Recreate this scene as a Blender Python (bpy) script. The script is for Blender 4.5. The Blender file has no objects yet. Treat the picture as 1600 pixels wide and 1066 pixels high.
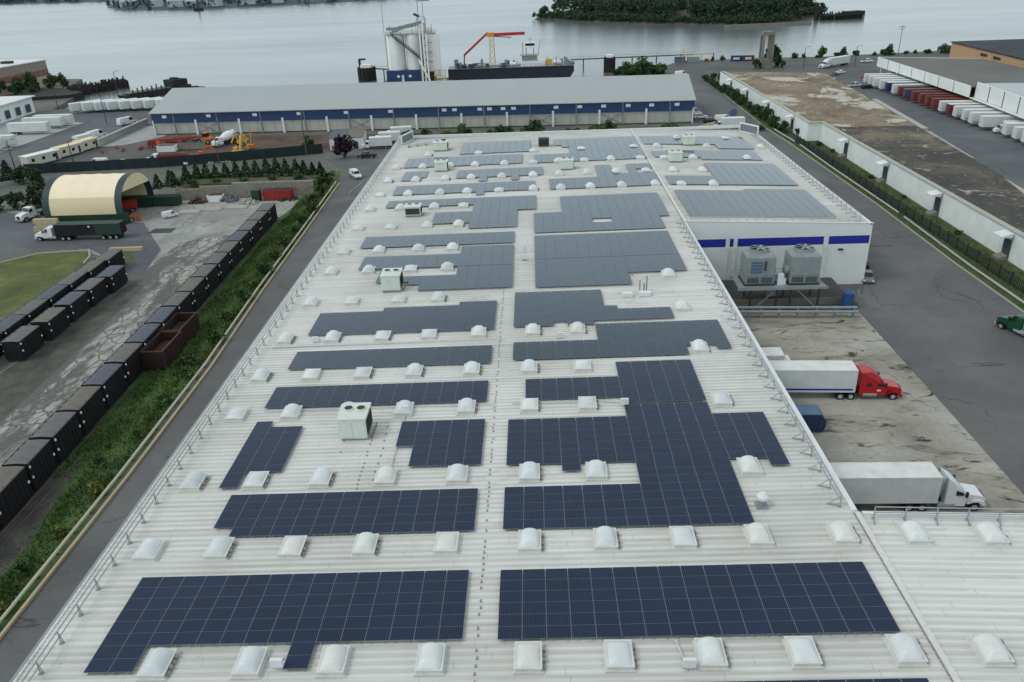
import bpy, math, random
from mathutils import Matrix, Vector
random.seed(7)
PI=math.pi
scn=bpy.context.scene
COL=scn.collection

# ---------------------------------------------------------------- materials
def lin(c):
    return tuple(((v/255)/12.92 if v/255<=0.04045 else ((v/255+0.055)/1.055)**2.4) for v in c)+(1.0,)
MATS={}
def nodes_of(name):
    m=bpy.data.materials.new(name); m.use_nodes=True
    nt=m.node_tree; b=nt.nodes['Principled BSDF']
    MATS[name]=m
    return m,nt,b
def N(nt,t,**k):
    n=nt.nodes.new(t)
    for a,v in k.items(): setattr(n,a,v)
    return n
def ramp(nt,stops,fac):
    r=N(nt,'ShaderNodeValToRGB')
    e=r.color_ramp.elements
    e[0].position,e[0].color=stops[0]; e[1].position,e[1].color=stops[-1]
    for p,c in stops[1:-1]:
        x=e.new(p); x.color=c
    nt.links.new(fac,r.inputs[0]); return r.outputs[0]
def coords(nt,scale=(1,1,1),obj=False):
    if obj:
        tc=N(nt,'ShaderNodeTexCoord').outputs['Object']
    else:
        tc=N(nt,'ShaderNodeNewGeometry').outputs['Position']
    mp=N(nt,'ShaderNodeMapping'); mp.inputs['Scale'].default_value=scale
    nt.links.new(tc,mp.inputs[0]); return mp.outputs[0]
def noise(nt,vec,scale,detail=5,rough=.6,dist=0):
    n=N(nt,'ShaderNodeTexNoise'); n.inputs['Scale'].default_value=scale
    n.inputs['Detail'].default_value=detail; n.inputs['Roughness'].default_value=rough
    n.inputs['Distortion'].default_value=dist
    nt.links.new(vec,n.inputs['Vector']); return n.outputs['Fac']
def mixc(nt,fac,a,b,mode='MIX'):
    m=N(nt,'ShaderNodeMix',data_type='RGBA',blend_type=mode)
    if isinstance(fac,(int,float)): m.inputs[0].default_value=fac
    else: nt.links.new(fac,m.inputs[0])
    for i,v in ((6,a),(7,b)):
        if isinstance(v,tuple): m.inputs[i].default_value=v
        else: nt.links.new(v,m.inputs[i])
    return m.outputs[2]
def bump(nt,b,h,strength=.3,dist=.1):
    n=N(nt,'ShaderNodeBump'); n.inputs['Strength'].default_value=strength; n.inputs['Distance'].default_value=dist
    nt.links.new(h,n.inputs['Height']); nt.links.new(n.outputs[0],b.inputs['Normal'])
def L(a,f): return tuple(min(1,x*f) for x in a[:3])+(1,)

def plain(name,rgb,rough=.6,metal=0,var=.18,scale=1.2,spec=.4):
    """painted / plain surface with grime variation"""
    m,nt,b=nodes_of(name); c=lin(rgb)
    v=coords(nt,obj=True)
    f=noise(nt,v,scale,6,.65)
    col=ramp(nt,[(.3,L(c,1-var)),(.62,c),(.8,L(c,1+var*.35))],f)
    nt.links.new(col,b.inputs['Base Color'])
    b.inputs['Roughness'].default_value=rough; b.inputs['Metallic'].default_value=metal
    b.inputs['Specular IOR Level'].default_value=spec
    return m
def multi(name,stops,scale,rough=.9,vecscale=(1,1,1),detail=8,nrough=.65,dist=.4,fine=None,bumpy=0,obj=False,extra=None):
    """ground like surface: big noise ramp, optional fine noise multiply, optional extra layers [(vecscale,scale,lo,hi,color)]"""
    m,nt,b=nodes_of(name)
    v=coords(nt,vecscale,obj)
    f=noise(nt,v,scale,detail,nrough,dist)
    col=ramp(nt,[(p,lin(c)) for p,c in stops],f)
    for e in (extra or []):
        vs,sc,lo,hi,c=e
        f2=noise(nt,coords(nt,vs,obj),sc,7,.7,.6)
        mk=ramp(nt,[(lo,(0,0,0,1)),(hi,(1,1,1,1))],f2)
        col=mixc(nt,mk,col,lin(c))
    if fine:
        f3=noise(nt,coords(nt,(1,1,1),obj),fine[0],4,.7)
        g=ramp(nt,[(.25,(1-fine[1],)*3+(1,)),(.75,(1+fine[1],)*3+(1,))],f3)
        col=mixc(nt,1.0,col,g,'MULTIPLY')
        if bumpy: bump(nt,b,f3,bumpy,.1)
    nt.links.new(col,b.inputs['Base Color'])
    b.inputs['Roughness'].default_value=rough; b.inputs['Specular IOR Level'].default_value=.25
    return m

# world-space surfaces
multi('ground_mat',[(.3,(80,82,78)),(.5,(98,99,94)),(.7,(112,111,103))],.05,fine=(1.5,.2))
multi('asphalt',[(.3,(84,85,85)),(.5,(96,97,97)),(.72,(109,109,107))],.06,fine=(3,.12),
      extra=[((.35,1,1),.09,.62,.72,(70,71,72)),((1,1,1),.5,.68,.74,(60,61,62)),((.25,1.6,1),.16,.64,.67,(64,64,65))])
multi('asphalt_old',[(.3,(74,76,75)),(.5,(88,89,87)),(.72,(104,104,100))],.07,fine=(2,.16),
      extra=[((1,.5,1),.15,.6,.7,(68,69,68))])
multi('road_dark',[(.3,(78,81,85)),(.5,(90,93,96)),(.72,(106,108,108))],.05,fine=(2,.14),extra=[((.4,1.4,1),.12,.58,.70,(112,113,112)),((1,1,1),.35,.66,.70,(66,68,70))])
multi('dock_concrete',[(.28,(116,112,103)),(.48,(150,147,138)),(.72,(172,169,160))],.09,fine=(2.2,.12),
      extra=[((.22,1,1),.16,.50,.66,(120,113,101)),((.28,1,1),.30,.56,.66,(88,82,73)),((.45,1,1),.5,.58,.65,(60,57,52)),((.25,1.3,1),.35,.66,.72,(124,100,74))])
multi('yard_concrete',[(.3,(118,119,115)),(.5,(144,145,140)),(.72,(166,166,160))],.1,fine=(1.6,.14),
      extra=[((1,.4,1),.22,.56,.66,(104,105,101)),((1,1,1),.9,.64,.70,(88,89,86)),((1,.3,1),.12,.6,.74,(118,119,114))])
multi('cracked_concrete',[(.34,(66,67,65)),(.46,(92,92,89)),(.52,(150,149,143)),(.8,(168,166,158))],.3,vecscale=(1,.45,1),fine=(2.2,.2),dist=1.2,
      extra=[((1,.5,1),1.0,.58,.64,(78,79,76))])
def cracked():
    m,nt,b=nodes_of('cracked_concrete')
    v=coords(nt,(1,.55,1)); dn=noise(nt,v,.6,4,.6)
    vm=N(nt,'ShaderNodeVectorMath',operation='ADD'); cs=N(nt,'ShaderNodeCombineXYZ'); nt.links.new(dn,cs.inputs[0]); nt.links.new(dn,cs.inputs[1])
    nt.links.new(v,vm.inputs[0]); nt.links.new(cs.outputs[0],vm.inputs[1])
    vo=N(nt,'ShaderNodeTexVoronoi',feature='DISTANCE_TO_EDGE'); vo.inputs['Scale'].default_value=.62; nt.links.new(vm.outputs[0],vo.inputs['Vector'])
    f=noise(nt,coords(nt),.25,6,.65)
    slab=ramp(nt,[(.3,lin((134,133,127))),(.55,lin((160,158,151))),(.75,lin((172,170,162)))],f)
    g2=noise(nt,coords(nt),1.8,5,.7)
    grit=ramp(nt,[(.3,lin((74,74,71))),(.7,lin((104,104,99)))],g2)
    jm=ramp(nt,[(.02,(1,1,1,1)),(.075,(0,0,0,1))],vo.outputs['Distance'])
    c=mixc(nt,jm,slab,grit)
    wear=ramp(nt,[(.44,(0,0,0,1)),(.52,(1,1,1,1))],noise(nt,coords(nt,(1,.35,1)),.16,8,.72,.8))
    c=mixc(nt,wear,c,grit)
    nt.links.new(c,b.inputs['Base Color']); b.inputs['Roughness'].default_value=.9
MATS.pop('cracked_concrete'); cracked()
multi('gravel_dark',[(.3,(60,60,56)),(.55,(84,83,77)),(.75,(104,101,93))],.25,fine=(4,.3),bumpy=.3)
multi('dirt',[(.3,(70,58,50)),(.5,(88,74,64)),(.72,(110,97,86))],.12,fine=(1.5,.25),bumpy=.3,
      extra=[((1,1,1),.1,.58,.68,(104,100,94))])
multi('pale_concrete',[(.3,(138,140,138)),(.6,(160,161,158)),(.8,(172,172,168))],.12,fine=(1.5,.08))
multi('lawn',[(.3,(60,74,38)),(.5,(84,92,50)),(.7,(112,106,64))],.14,fine=(2.5,.25),bumpy=.4,
      extra=[((1,1,1),.09,.6,.75,(122,108,72))])
multi('verge',[(.3,(48,66,36)),(.5,(64,90,46)),(.7,(88,104,60))],.2,fine=(2.0,.35),bumpy=.5,
      extra=[((1,1,1),.12,.62,.72,(96,92,70))])
multi('mound_soil',[(.3,(58,64,44)),(.55,(80,84,60)),(.75,(108,104,88))],.25,fine=(2.0,.25),bumpy=.4)
multi('strip_grass',[(.3,(52,62,34)),(.5,(66,80,42)),(.7,(84,90,52))],.3,fine=(2.5,.3),bumpy=.4,extra=[((1,1,1),.12,.6,.7,(96,86,62))])
multi('far_land',[(.3,(60,76,78)),(.5,(70,86,86)),(.7,(82,94,94))],.02,fine=(.2,.15))  # distance haze is put into the colour as a bluish tint
multi('shore_rock',[(.3,(66,68,66)),(.6,(88,86,80)),(.8,(104,100,94))],.2,fine=(1.2,.25),bumpy=.5)
multi('mottled_roof',[(.30,(98,88,72)),(.5,(124,112,92)),(.7,(146,134,112))],.09,vecscale=(1,1,1),fine=(.9,.22),
      extra=[((1,.8,1),.2,.56,.62,(92,78,62)),((.8,.7,1),.065,.53,.555,(176,171,158)),((.7,.5,1),.16,.60,.63,(168,163,150)),((1,1,1),.4,.62,.66,(176,172,160)),((1,.6,1),.5,.60,.66,(84,72,58))])
multi('tar_roof',[(.3,(54,52,50)),(.5,(68,66,62)),(.7,(94,88,76))],.07,fine=(1.0,.2),
      extra=[((.6,1,1),.09,.52,.64,(112,102,84)),((.8,1,1),.3,.60,.63,(150,150,146)),((1,1,1),.8,.63,.67,(164,164,160)),((1,.7,1),.5,.60,.66,(46,44,43))])
multi('grey_roof',[(.3,(92,93,90)),(.5,(102,102,98)),(.7,(110,109,104))],.04,fine=(.5,.05))
multi('black_roof',[(.3,(44,47,52)),(.5,(54,57,62)),(.7,(70,72,76))],.07,fine=(.6,.15))

# ribbed roof
def roof_mat():
    m,nt,b=nodes_of('roof_metal')
    v=coords(nt,(.10,1.6,1)); f=noise(nt,v,.8,6,.6,.3)
    c=ramp(nt,[(.3,lin((184,185,180))),(.5,lin((206,207,203))),(.72,lin((216,217,214)))],f)
    f2=noise(nt,coords(nt,(1,1,1)),.06,5,.6)
    c=mixc(nt,.55,c,ramp(nt,[(.36,lin((184,183,174))),(.6,lin((218,218,213)))],f2))
    f3=noise(nt,coords(nt,(.3,3,1)),.9,7,.75,.5)
    c=mixc(nt,ramp(nt,[(.58,(0,0,0,1)),(.80,(.7,.7,.7,1))],f3),c,lin((156,150,136)))
    f5=noise(nt,coords(nt,(.5,.8,1)),.16,7,.7,.6)
    c=mixc(nt,ramp(nt,[(.60,(0,0,0,1)),(.70,(.38,.38,.38,1))],f5),c,lin((158,154,142)))
    # end laps: every sheet run starts at its own place, so joints stagger from pan to pan
    wn=N(nt,'ShaderNodeTexWhiteNoise',noise_dimensions='1D'); sp=N(nt,'ShaderNodeSeparateXYZ'); nt.links.new(coords(nt),sp.inputs[0])
    q1=N(nt,'ShaderNodeMath',operation='DIVIDE'); nt.links.new(sp.outputs[1],q1.inputs[0]); q1.inputs[1].default_value=.61
    q2=N(nt,'ShaderNodeMath',operation='FLOOR'); nt.links.new(q1.outputs[0],q2.inputs[0]); nt.links.new(q2.outputs[0],wn.inputs['W'])
    q3=N(nt,'ShaderNodeMath',operation='MULTIPLY_ADD'); nt.links.new(wn.outputs['Value'],q3.inputs[0]); q3.inputs[1].default_value=9.0; nt.links.new(sp.outputs[0],q3.inputs[2])
    q4=N(nt,'ShaderNodeMath',operation='PINGPONG'); nt.links.new(q3.outputs[0],q4.inputs[0]); q4.inputs[1].default_value=4.6
    c=mixc(nt,ramp(nt,[(0,(.6,.6,.6,1)),(.012,(.5,.5,.5,1)),(.03,(0,0,0,1))],q4.outputs[0]),c,lin((140,136,124)))
    tone=N(nt,'ShaderNodeMath',operation='MULTIPLY_ADD'); nt.links.new(wn.outputs['Value'],tone.inputs[0]); tone.inputs[1].default_value=.09; tone.inputs[2].default_value=.94
    tc2=N(nt,'ShaderNodeCombineColor'); [nt.links.new(tone.outputs[0],tc2.inputs[i]) for i in range(3)]
    c=mixc(nt,1.0,c,tc2.outputs[0],'MULTIPLY')
    # rib shading painted into the colour with dirt along each rib (ribs every 0.61 m)
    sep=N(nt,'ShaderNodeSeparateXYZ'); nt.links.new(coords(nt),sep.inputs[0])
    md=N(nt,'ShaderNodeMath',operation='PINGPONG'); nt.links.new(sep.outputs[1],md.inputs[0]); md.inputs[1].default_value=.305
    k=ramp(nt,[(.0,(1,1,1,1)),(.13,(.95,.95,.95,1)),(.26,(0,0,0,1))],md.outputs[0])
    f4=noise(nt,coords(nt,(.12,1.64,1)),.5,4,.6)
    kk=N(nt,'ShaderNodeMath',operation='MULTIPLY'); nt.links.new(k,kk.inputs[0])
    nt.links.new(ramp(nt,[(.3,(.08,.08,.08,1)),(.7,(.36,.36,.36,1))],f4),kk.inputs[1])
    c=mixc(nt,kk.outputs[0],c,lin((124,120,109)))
    nt.links.new(c,b.inputs['Base Color']); b.inputs['Roughness'].default_value=.5; b.inputs['Specular IOR Level'].default_value=.3
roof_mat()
def panel_mat(name,c1,c2,line):
    m,nt,b=nodes_of(name)
    v=coords(nt,(1,1,1),True)
    sep=N(nt,'ShaderNodeSeparateXYZ'); nt.links.new(v,sep.inputs[0])
    fac=None
    for i in (0,1):
        md=N(nt,'ShaderNodeMath',operation='PINGPONG'); nt.links.new(sep.outputs[i],md.inputs[0]); md.inputs[1].default_value=.065
        r=ramp(nt,[(.0,(.85,.85,.85,1) if i==0 else (.45,.45,.45,1)),(.012,(.6,.6,.6,1) if i==0 else (.3,.3,.3,1)),(.026,(0,0,0,1))],md.outputs[0])
        if fac is None: fac=r
        else: fac=mixc(nt,1.0,fac,r,'LIGHTEN')
    oi=N(nt,'ShaderNodeObjectInfo')
    f=noise(nt,coords(nt,(1,1,1)),.35,3,.6)
    mx=N(nt,'ShaderNodeMath',operation='MULTIPLY_ADD'); nt.links.new(oi.outputs['Random'],mx.inputs[0]); mx.inputs[1].default_value=.5
    nt.links.new(f,mx.inputs[2])
    base=ramp(nt,[(.3,lin(c1)),(1.0,lin(c2))],mx.outputs[0])
    col=mixc(nt,fac,base,lin(line))
    nt.links.new(col,b.inputs['Base Color'])
    b.inputs['Roughness'].default_value=.09; b.inputs['IOR'].default_value=1.34
panel_mat('solar_glass',(4,13,30),(13,26,50),(58,76,102))
panel_mat('solar_glass_teal',(14,34,50),(26,48,64),(78,92,98))

def dome_mat():
    m,nt,b=nodes_of('skylight_dome')
    oi=N(nt,'ShaderNodeObjectInfo')
    c=ramp(nt,[(0,lin((192,199,201))),(.4,lin((206,211,212))),(.8,lin((213,215,212))),(1,lin((206,206,197)))],oi.outputs['Random'])
    f=noise(nt,coords(nt),.9,6,.65)
    c=mixc(nt,1.0,c,ramp(nt,[(.3,(.86,.86,.85,1)),(.65,(1,1,1,1))],f),'MULTIPLY')
    nt.links.new(c,b.inputs['Base Color']); b.inputs['Roughness'].default_value=.4
dome_mat()
def crack_layer(name,scale,w,thr,rgb):
    # thin irregular cracks added to an existing ground material
    m=MATS[name]; nt=m.node_tree; b=nt.nodes['Principled BSDF']; src=b.inputs['Base Color'].links[0].from_socket
    v=coords(nt); dn=N(nt,'ShaderNodeTexNoise'); dn.inputs['Scale'].default_value=.5; dn.inputs['Detail'].default_value=5; nt.links.new(v,dn.inputs['Vector'])
    vm=N(nt,'ShaderNodeVectorMath',operation='MULTIPLY_ADD'); nt.links.new(dn.outputs['Color'],vm.inputs[0]); vm.inputs[1].default_value=(2.5,2.5,0); nt.links.new(v,vm.inputs[2])
    vo=N(nt,'ShaderNodeTexVoronoi',feature='DISTANCE_TO_EDGE'); vo.inputs['Scale'].default_value=scale; nt.links.new(vm.outputs[0],vo.inputs['Vector'])
    k=ramp(nt,[(0,(1,1,1,1)),(w,(0,0,0,1))],vo.outputs['Distance'])
    msk=ramp(nt,[(thr,(0,0,0,1)),(thr+.08,(.75,.75,.75,1))],noise(nt,coords(nt),.07,4,.6))
    nt.links.new(mixc(nt,mixc(nt,1.0,k,msk,'MULTIPLY'),src,lin(rgb)),b.inputs['Base Color'])
crack_layer('asphalt',.09,.010,.50,(66,66,67)); crack_layer('dock_concrete',.13,.008,.48,(98,94,86)); crack_layer('yard_concrete',.14,.014,.42,(96,96,93)); crack_layer('road_dark',.08,.012,.46,(62,63,65)); crack_layer('asphalt_old',.1,.014,.44,(60,60,60))
def water_mat():
    m,nt,b=nodes_of('water_mat')
    f=noise(nt,coords(nt,(.25,1,1)),.02,5,.6)
    c=ramp(nt,[(.3,lin((82,90,88))),(.7,lin((98,105,102)))],f)
    nt.links.new(c,b.inputs['Base Color']); b.inputs['Roughness'].default_value=.22
    b.inputs['IOR'].default_value=1.33
    bw=noise(nt,coords(nt,(.22,1,1)),.012,5,.6,.5)
    rr=N(nt,'ShaderNodeMapRange'); nt.links.new(bw,rr.inputs[0]); rr.inputs[1].default_value=.35; rr.inputs[2].default_value=.65; rr.inputs[3].default_value=.2; rr.inputs[4].default_value=.25; nt.links.new(rr.outputs[0],b.inputs['Roughness'])
    h=noise(nt,coords(nt,(.5,1,1)),.35,4,.6)
    bump(nt,b,h,.10,.3)
water_mat()

def leafy(name,c1,c2,c3):
    m,nt,b=nodes_of(name)
    f=noise(nt,coords(nt,(1,1,1)),.7,3,.6)
    g=N(nt,'ShaderNodeNewGeometry')
    c=ramp(nt,[(.3,lin(c1)),(.5,lin(c2)),(.72,lin(c3))],f)
    nt.links.new(c,b.inputs['Base Color']); b.inputs['Roughness'].default_value=.7; b.inputs['Specular IOR Level'].default_value=.2
for n,a in dict(leaf=((44,62,32),(66,88,46),(96,116,64)),leaf_dark=((36,52,34),(50,70,44),(72,94,58)),
    leaf_yellow=((70,80,34),(98,106,48),(132,130,66)),leaf_purple=((34,26,30),(48,36,42),(66,48,54)),
    leaf_fir=((34,52,38),(48,68,46),(66,88,58)),leaf_grass=((54,78,42),(74,102,54),(104,124,72)),
    leaf_far=((46,62,56),(60,76,66),(78,92,80)),leaf_haze=((58,76,78),(68,86,86),(84,98,98)),  # leaf_haze carries the far shore haze in its leaf colour
    leaf_dry=((70,66,46),(92,86,60),(120,110,80))).items(): leafy(n,*a)

P=plain
P('white_paint',(214,216,216),.5,var=.10,scale=.5); P('white_wall',(214,216,214),.6,var=.05,scale=.25)
P('trailer_white',(206,209,208),.45,var=.16,scale=.6); P('trailer_roof',(216,216,212),.6,var=.2,scale=.7)
P('skylight_curb',(206,206,200),.5,var=.15,scale=2)
P('hvac',(204,210,200),.55,var=.12,scale=1.5); P('hvac_dark',(52,54,54),.6); P('fan_dark',(38,40,40),.6)
P('galv',(140,147,148),.5,.15,var=.2,scale=1.0); P('galv_rail',(150,155,158),.5,.3,var=.15); P('steel_dark',(66,72,76),.5,.4)
P('frame_grey',(120,128,138),.5,.2,var=.05); P('rail_white',(196,198,198),.5); P('blue_stripe',(30,40,140),.45,var=.06); P('blue_wall',(38,64,102),.5,var=.10,scale=.3)
P('panel_beige',(176,174,164),.7,var=.12,scale=.3); P('roof_grey',(156,161,160),.45,var=.06,scale=.1)
P('tyre',(26,26,27),.85); P('rim',(186,188,188),.4,.5); P('chassis',(36,37,39),.7); P('glass',(24,28,32),.12,var=.05,spec=.6)
P('red_paint',(168,24,34),.3,var=.08); P('red_dull',(150,40,36),.6,var=.2); P('green_paint',(22,74,48),.35); P('dark_red',(92,26,34),.35)
P('grey_paint',(96,104,110),.35); P('black_paint',(34,35,38),.35); P('navy',(38,48,82),.5,var=.15); P('navy_deep',(30,40,68),.5,var=.15); P('steel_blue',(78,104,132),.5,var=.2)
P('blue_bright',(44,80,128),.5); P('maroon',(104,44,50),.6,var=.2); P('rust_red',(114,54,48),.7,var=.3,scale=.8); P('purple_box',(74,66,96),.6,var=.2)
P('container_black',(21,20,25),.75,var=.3,scale=.6); P('tarp_grey',(102,102,100),.8,var=.25,scale=.5); P('tarp_blue',(86,92,100),.8,var=.25,scale=.5); P('tarp_brown',(108,104,96),.8,var=.28,scale=.6)
P('rust',(80,54,46),.85,var=.35,scale=.9); P('rust_dark',(46,29,26),.85,var=.35,scale=.9)
P('tent_cream',(236,220,190),.6,var=.05,scale=.12); P('tent_tan',(214,198,160),.6,var=.05,scale=.15); P('tent_green',(40,62,64),.6); P('block_tan',(178,166,132),.8,var=.15,scale=.6)
P('bin_green',(34,62,48),.6,var=.2); P('block_concrete',(138,134,122),.85,var=.25,scale=.7); P('fence_mesh',(30,44,46),.8,var=.25,scale=.4); P('fence_black',(40,44,48),.6)
P('kerb',(158,156,146),.8,var=.15,scale=.6); P('orange',(196,104,44),.5,var=.15); P('yellow',(198,162,70),.5,var=.15); P('orange_light',(206,140,70),.6)
P('brick',(150,136,128),.85,var=.25,scale=.5); P('brick_red',(134,96,88),.85,var=.25,scale=.5); P('stucco',(176,166,142),.8,var=.15,scale=.4)
P('tan_wall',(178,144,110),.8,var=.08,scale=.2); P('shed_wall',(222,228,224),.7,var=.14,scale=.35); P('coping',(166,166,154),.8,var=.2); P('awning',(216,219,219),.5); P('recess',(66,72,78),.8)
P('silo_white',(236,236,230),.6,var=.07,scale=.12); P('hull',(40,44,56),.6,var=.2,scale=.2); P('timber_dark',(48,46,44),.9,var=.3); P('timber',(104,98,88),.9,var=.25); P('boom_red',(178,44,56),.5)
P('bark',(74,64,54),.9); P('concrete_grey',(128,124,114),.85,var=.25,scale=.3); P('pole_wood',(92,84,74),.9); P('gate_grey',(112,118,120),.6)
P('line_yellow',(190,170,90),.8); P('rubble',(166,164,156),.9,var=.2); P('copper_pipe',(140,104,78),.6); P('cream_trailer',(192,188,170),.6,var=.1,scale=.6); P('far_house',(178,184,186),.8)
P('rail_pipe',(186,182,160),.6,var=.15,scale=.4); P('deck_dark',(72,70,68),.8,var=.2,scale=.3); P('clip_dark',(138,135,126),.7)
P('hook_white',(224,226,226),.4,var=.02); P('graffiti_white',(206,206,214),.6,var=.3,scale=1.2)
M=MATS

# ---------------------------------------------------------------- mesh builder
class MB:
    def __init__(s): s.v=[];s.f=[];s.m=[];s.T=None;s.smooth=[]
    def add(s,vs,fs,m=0,sm=False):
        o=len(s.v)
        if s.T is not None: vs=[tuple(s.T@Vector(p)) for p in vs]
        s.v+=vs
        for f in fs: s.f.append(tuple(i+o for i in f)); s.m.append(m); s.smooth.append(sm)
        return s
    def box(s,x0,x1,y0,y1,z0,z1,m=0,bottom=True):
        vs=[(x0,y0,z0),(x1,y0,z0),(x1,y1,z0),(x0,y1,z0),(x0,y0,z1),(x1,y0,z1),(x1,y1,z1),(x0,y1,z1)]
        fs=[(4,5,6,7),(0,1,5,4),(1,2,6,5),(2,3,7,6),(3,0,4,7)]
        if bottom: fs.append((3,2,1,0))
        return s.add(vs,fs,m)
    def cbox(s,cx,cy,cz,sx,sy,sz,m=0): return s.box(cx-sx/2,cx+sx/2,cy-sy/2,cy+sy/2,cz-sz/2,cz+sz/2,m)
    def prism(s,pts,z0,z1,m=0,mt=None,bottom=False):
        n=len(pts)
        a=sum(pts[i][0]*pts[(i+1)%n][1]-pts[(i+1)%n][0]*pts[i][1] for i in range(n))
        if a<0: pts=pts[::-1]
        f0=(lambda x,y:z0) if not callable(z0) else z0
        f1=(lambda x,y:z1) if not callable(z1) else z1
        vs=[(x,y,f0(x,y)) for x,y in pts]+[(x,y,f1(x,y)) for x,y in pts]
        s.add(vs,[tuple(range(n,2*n))],m if mt is None else mt)
        o=len(s.v)-2*n
        for i in range(n):
            j=(i+1)%n; s.f.append((o+i,o+j,o+n+j,o+n+i)); s.m.append(m); s.smooth.append(False)
        if bottom: s.f.append(tuple(o+i for i in range(n))[::-1]); s.m.append(m); s.smooth.append(False)
        return s
    def xprof(s,prof,y0,y1,m=0,axis='y'):
        """closed profile of (x,z) extruded along y (or of (y,z) along x)"""
        n=len(prof)
        if axis=='y': vs=[(x,y0,z) for x,z in prof]+[(x,y1,z) for x,z in prof]
        else: vs=[(y0,y,z) for y,z in prof]+[(y1,y,z) for y,z in prof]
        fs=[tuple(range(n)),tuple(range(2*n-1,n-1,-1))]
        for i in range(n):
            j=(i+1)%n; fs.append((i,i+n,j+n,j))
        return s.add(vs,fs,m)
    def tube(s,p,q,r,n=6,m=0,r2=None,sm=False):
        p=Vector(p);q=Vector(q);d=(q-p)
        if d.length<1e-6: return s
        d.normalize(); u=d.orthogonal().normalized(); w=d.cross(u)
        r2=r if r2 is None else r2
        vs=[tuple(p+r*(math.cos(2*PI*i/n)*u+math.sin(2*PI*i/n)*w)) for i in range(n)]+[tuple(q+r2*(math.cos(2*PI*i/n)*u+math.sin(2*PI*i/n)*w)) for i in range(n)]
        s.add(vs,[(i,(i+1)%n,n+(i+1)%n,n+i) for i in range(n)],m,sm)
        return s.add(vs,[tuple(range(n))[::-1],tuple(range(n,2*n))],m)
    def bar(s,p,q,w,h=None,m=0):
        """square bar"""
        p=Vector(p);q=Vector(q);d=(q-p).normalized();h=w if h is None else h
        up=Vector((0,0,1)) if abs(d.z)<.95 else Vector((0,1,0))
        u=d.cross(up).normalized(); v=u.cross(d)
        c=[(-1,-1),(1,-1),(1,1),(-1,1)]
        vs=[tuple(P0+u*(a*w/2)+v*(b*h/2)) for P0 in (p,q) for a,b in c]
        return s.add(vs,[(3,2,1,0),(4,5,6,7),(0,1,5,4),(1,2,6,5),(2,3,7,6),(3,0,4,7)],m)
    def cyl(s,cx,cy,z0,z1,r,n=12,m=0,r2=None,sm=True): return s.tube((cx,cy,z0),(cx,cy,z1),r,n,m,r2,sm)
    def quad(s,a,b,c,d,m=0): return s.add([tuple(a),tuple(b),tuple(c),tuple(d)],[(0,1,2,3)],m)
    def poly(s,pts,z,m=0):
        n=len(pts); a=sum(pts[i][0]*pts[(i+1)%n][1]-pts[(i+1)%n][0]*pts[i][1] for i in range(n))
        if a<0: pts=pts[::-1]
        return s.add([(x,y,z) for x,y in pts],[tuple(range(n))],m)
    def mesh(s,name,mats):
        me=bpy.data.meshes.new(name)
        me.from_pydata([tuple(p) for p in s.v],[],s.f)
        for m in (mats if isinstance(mats,(list,tuple)) else [mats]): me.materials.append(M[m])
        me.polygons.foreach_set('material_index',s.m)
        me.polygons.foreach_set('use_smooth',s.smooth)
        me.update(); return me
    def build(s,name,mats,parent=None,loc=None,rz=0):
        return link(name,s.mesh(name,mats),parent,loc,rz)
def link(name,me,parent=None,loc=None,rz=0):
    o=bpy.data.objects.new(name,me); COL.objects.link(o)
    if parent is not None: o.parent=parent
    if loc is not None: o.location=loc
    if rz: o.rotation_euler.z=rz
    return o
def tag(o,label=None,cat=None,group=None,kind=None):
    if label: o['label']=label
    if cat: o['category']=cat
    if group: o['group']=group
    if kind: o['kind']=kind
    return o
def empty(name,loc=(0,0,0),rz=0,label=None,cat=None,group=None):
    o=bpy.data.objects.new(name,None); COL.objects.link(o); o.location=loc; o.rotation_euler.z=rz
    o.empty_display_size=.3
    return tag(o,label,cat,group)
KIDS={}
def copy_tree(o,loc=None,rz=None,label=None,parent=None,scale=None):
    c=o.copy(); COL.objects.link(c)
    if parent is not None: c.parent=parent
    if loc is not None: c.location=loc
    if rz is not None: c.rotation_euler.z=rz
    if label: c['label']=label
    if scale: c.scale=scale
    for ch in list(o.children):
        copy_tree(ch,parent=c)
    return c
class Proto:
    """first use places the prototype itself, later uses copy it"""
    def __init__(s,o): s.o=o; s.used=False
    def put(s,loc,rz,label,group=None,scale=None):
        if not s.used:
            s.used=True; c=s.o; c.location=loc; c.rotation_euler.z=rz; c['label']=label
            c.scale=scale or (1,1,1)
        else:
            c=copy_tree(s.o,loc,rz,label,scale=scale or (1,1,1))
        if group: c['group']=group
        return c
ORD=['first','second','third','fourth','fifth','sixth','seventh','eighth','ninth','tenth','eleventh','twelfth','thirteenth','fourteenth','fifteenth','sixteenth','seventeenth','eighteenth','nineteenth','twentieth','twenty-first','twenty-second','twenty-third','twenty-fourth','twenty-fifth']
SHZ=[0]
def sheet(name,pts,z,mat):
    if z>0: SHZ[0]+=1; z=.004*SHZ[0]
    return tag(MB().poly(pts,z).build(name,mat),kind='structure')
def zr(x): return 11+.012*x if x<27 else 11.324-.04*(x-27)

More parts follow.
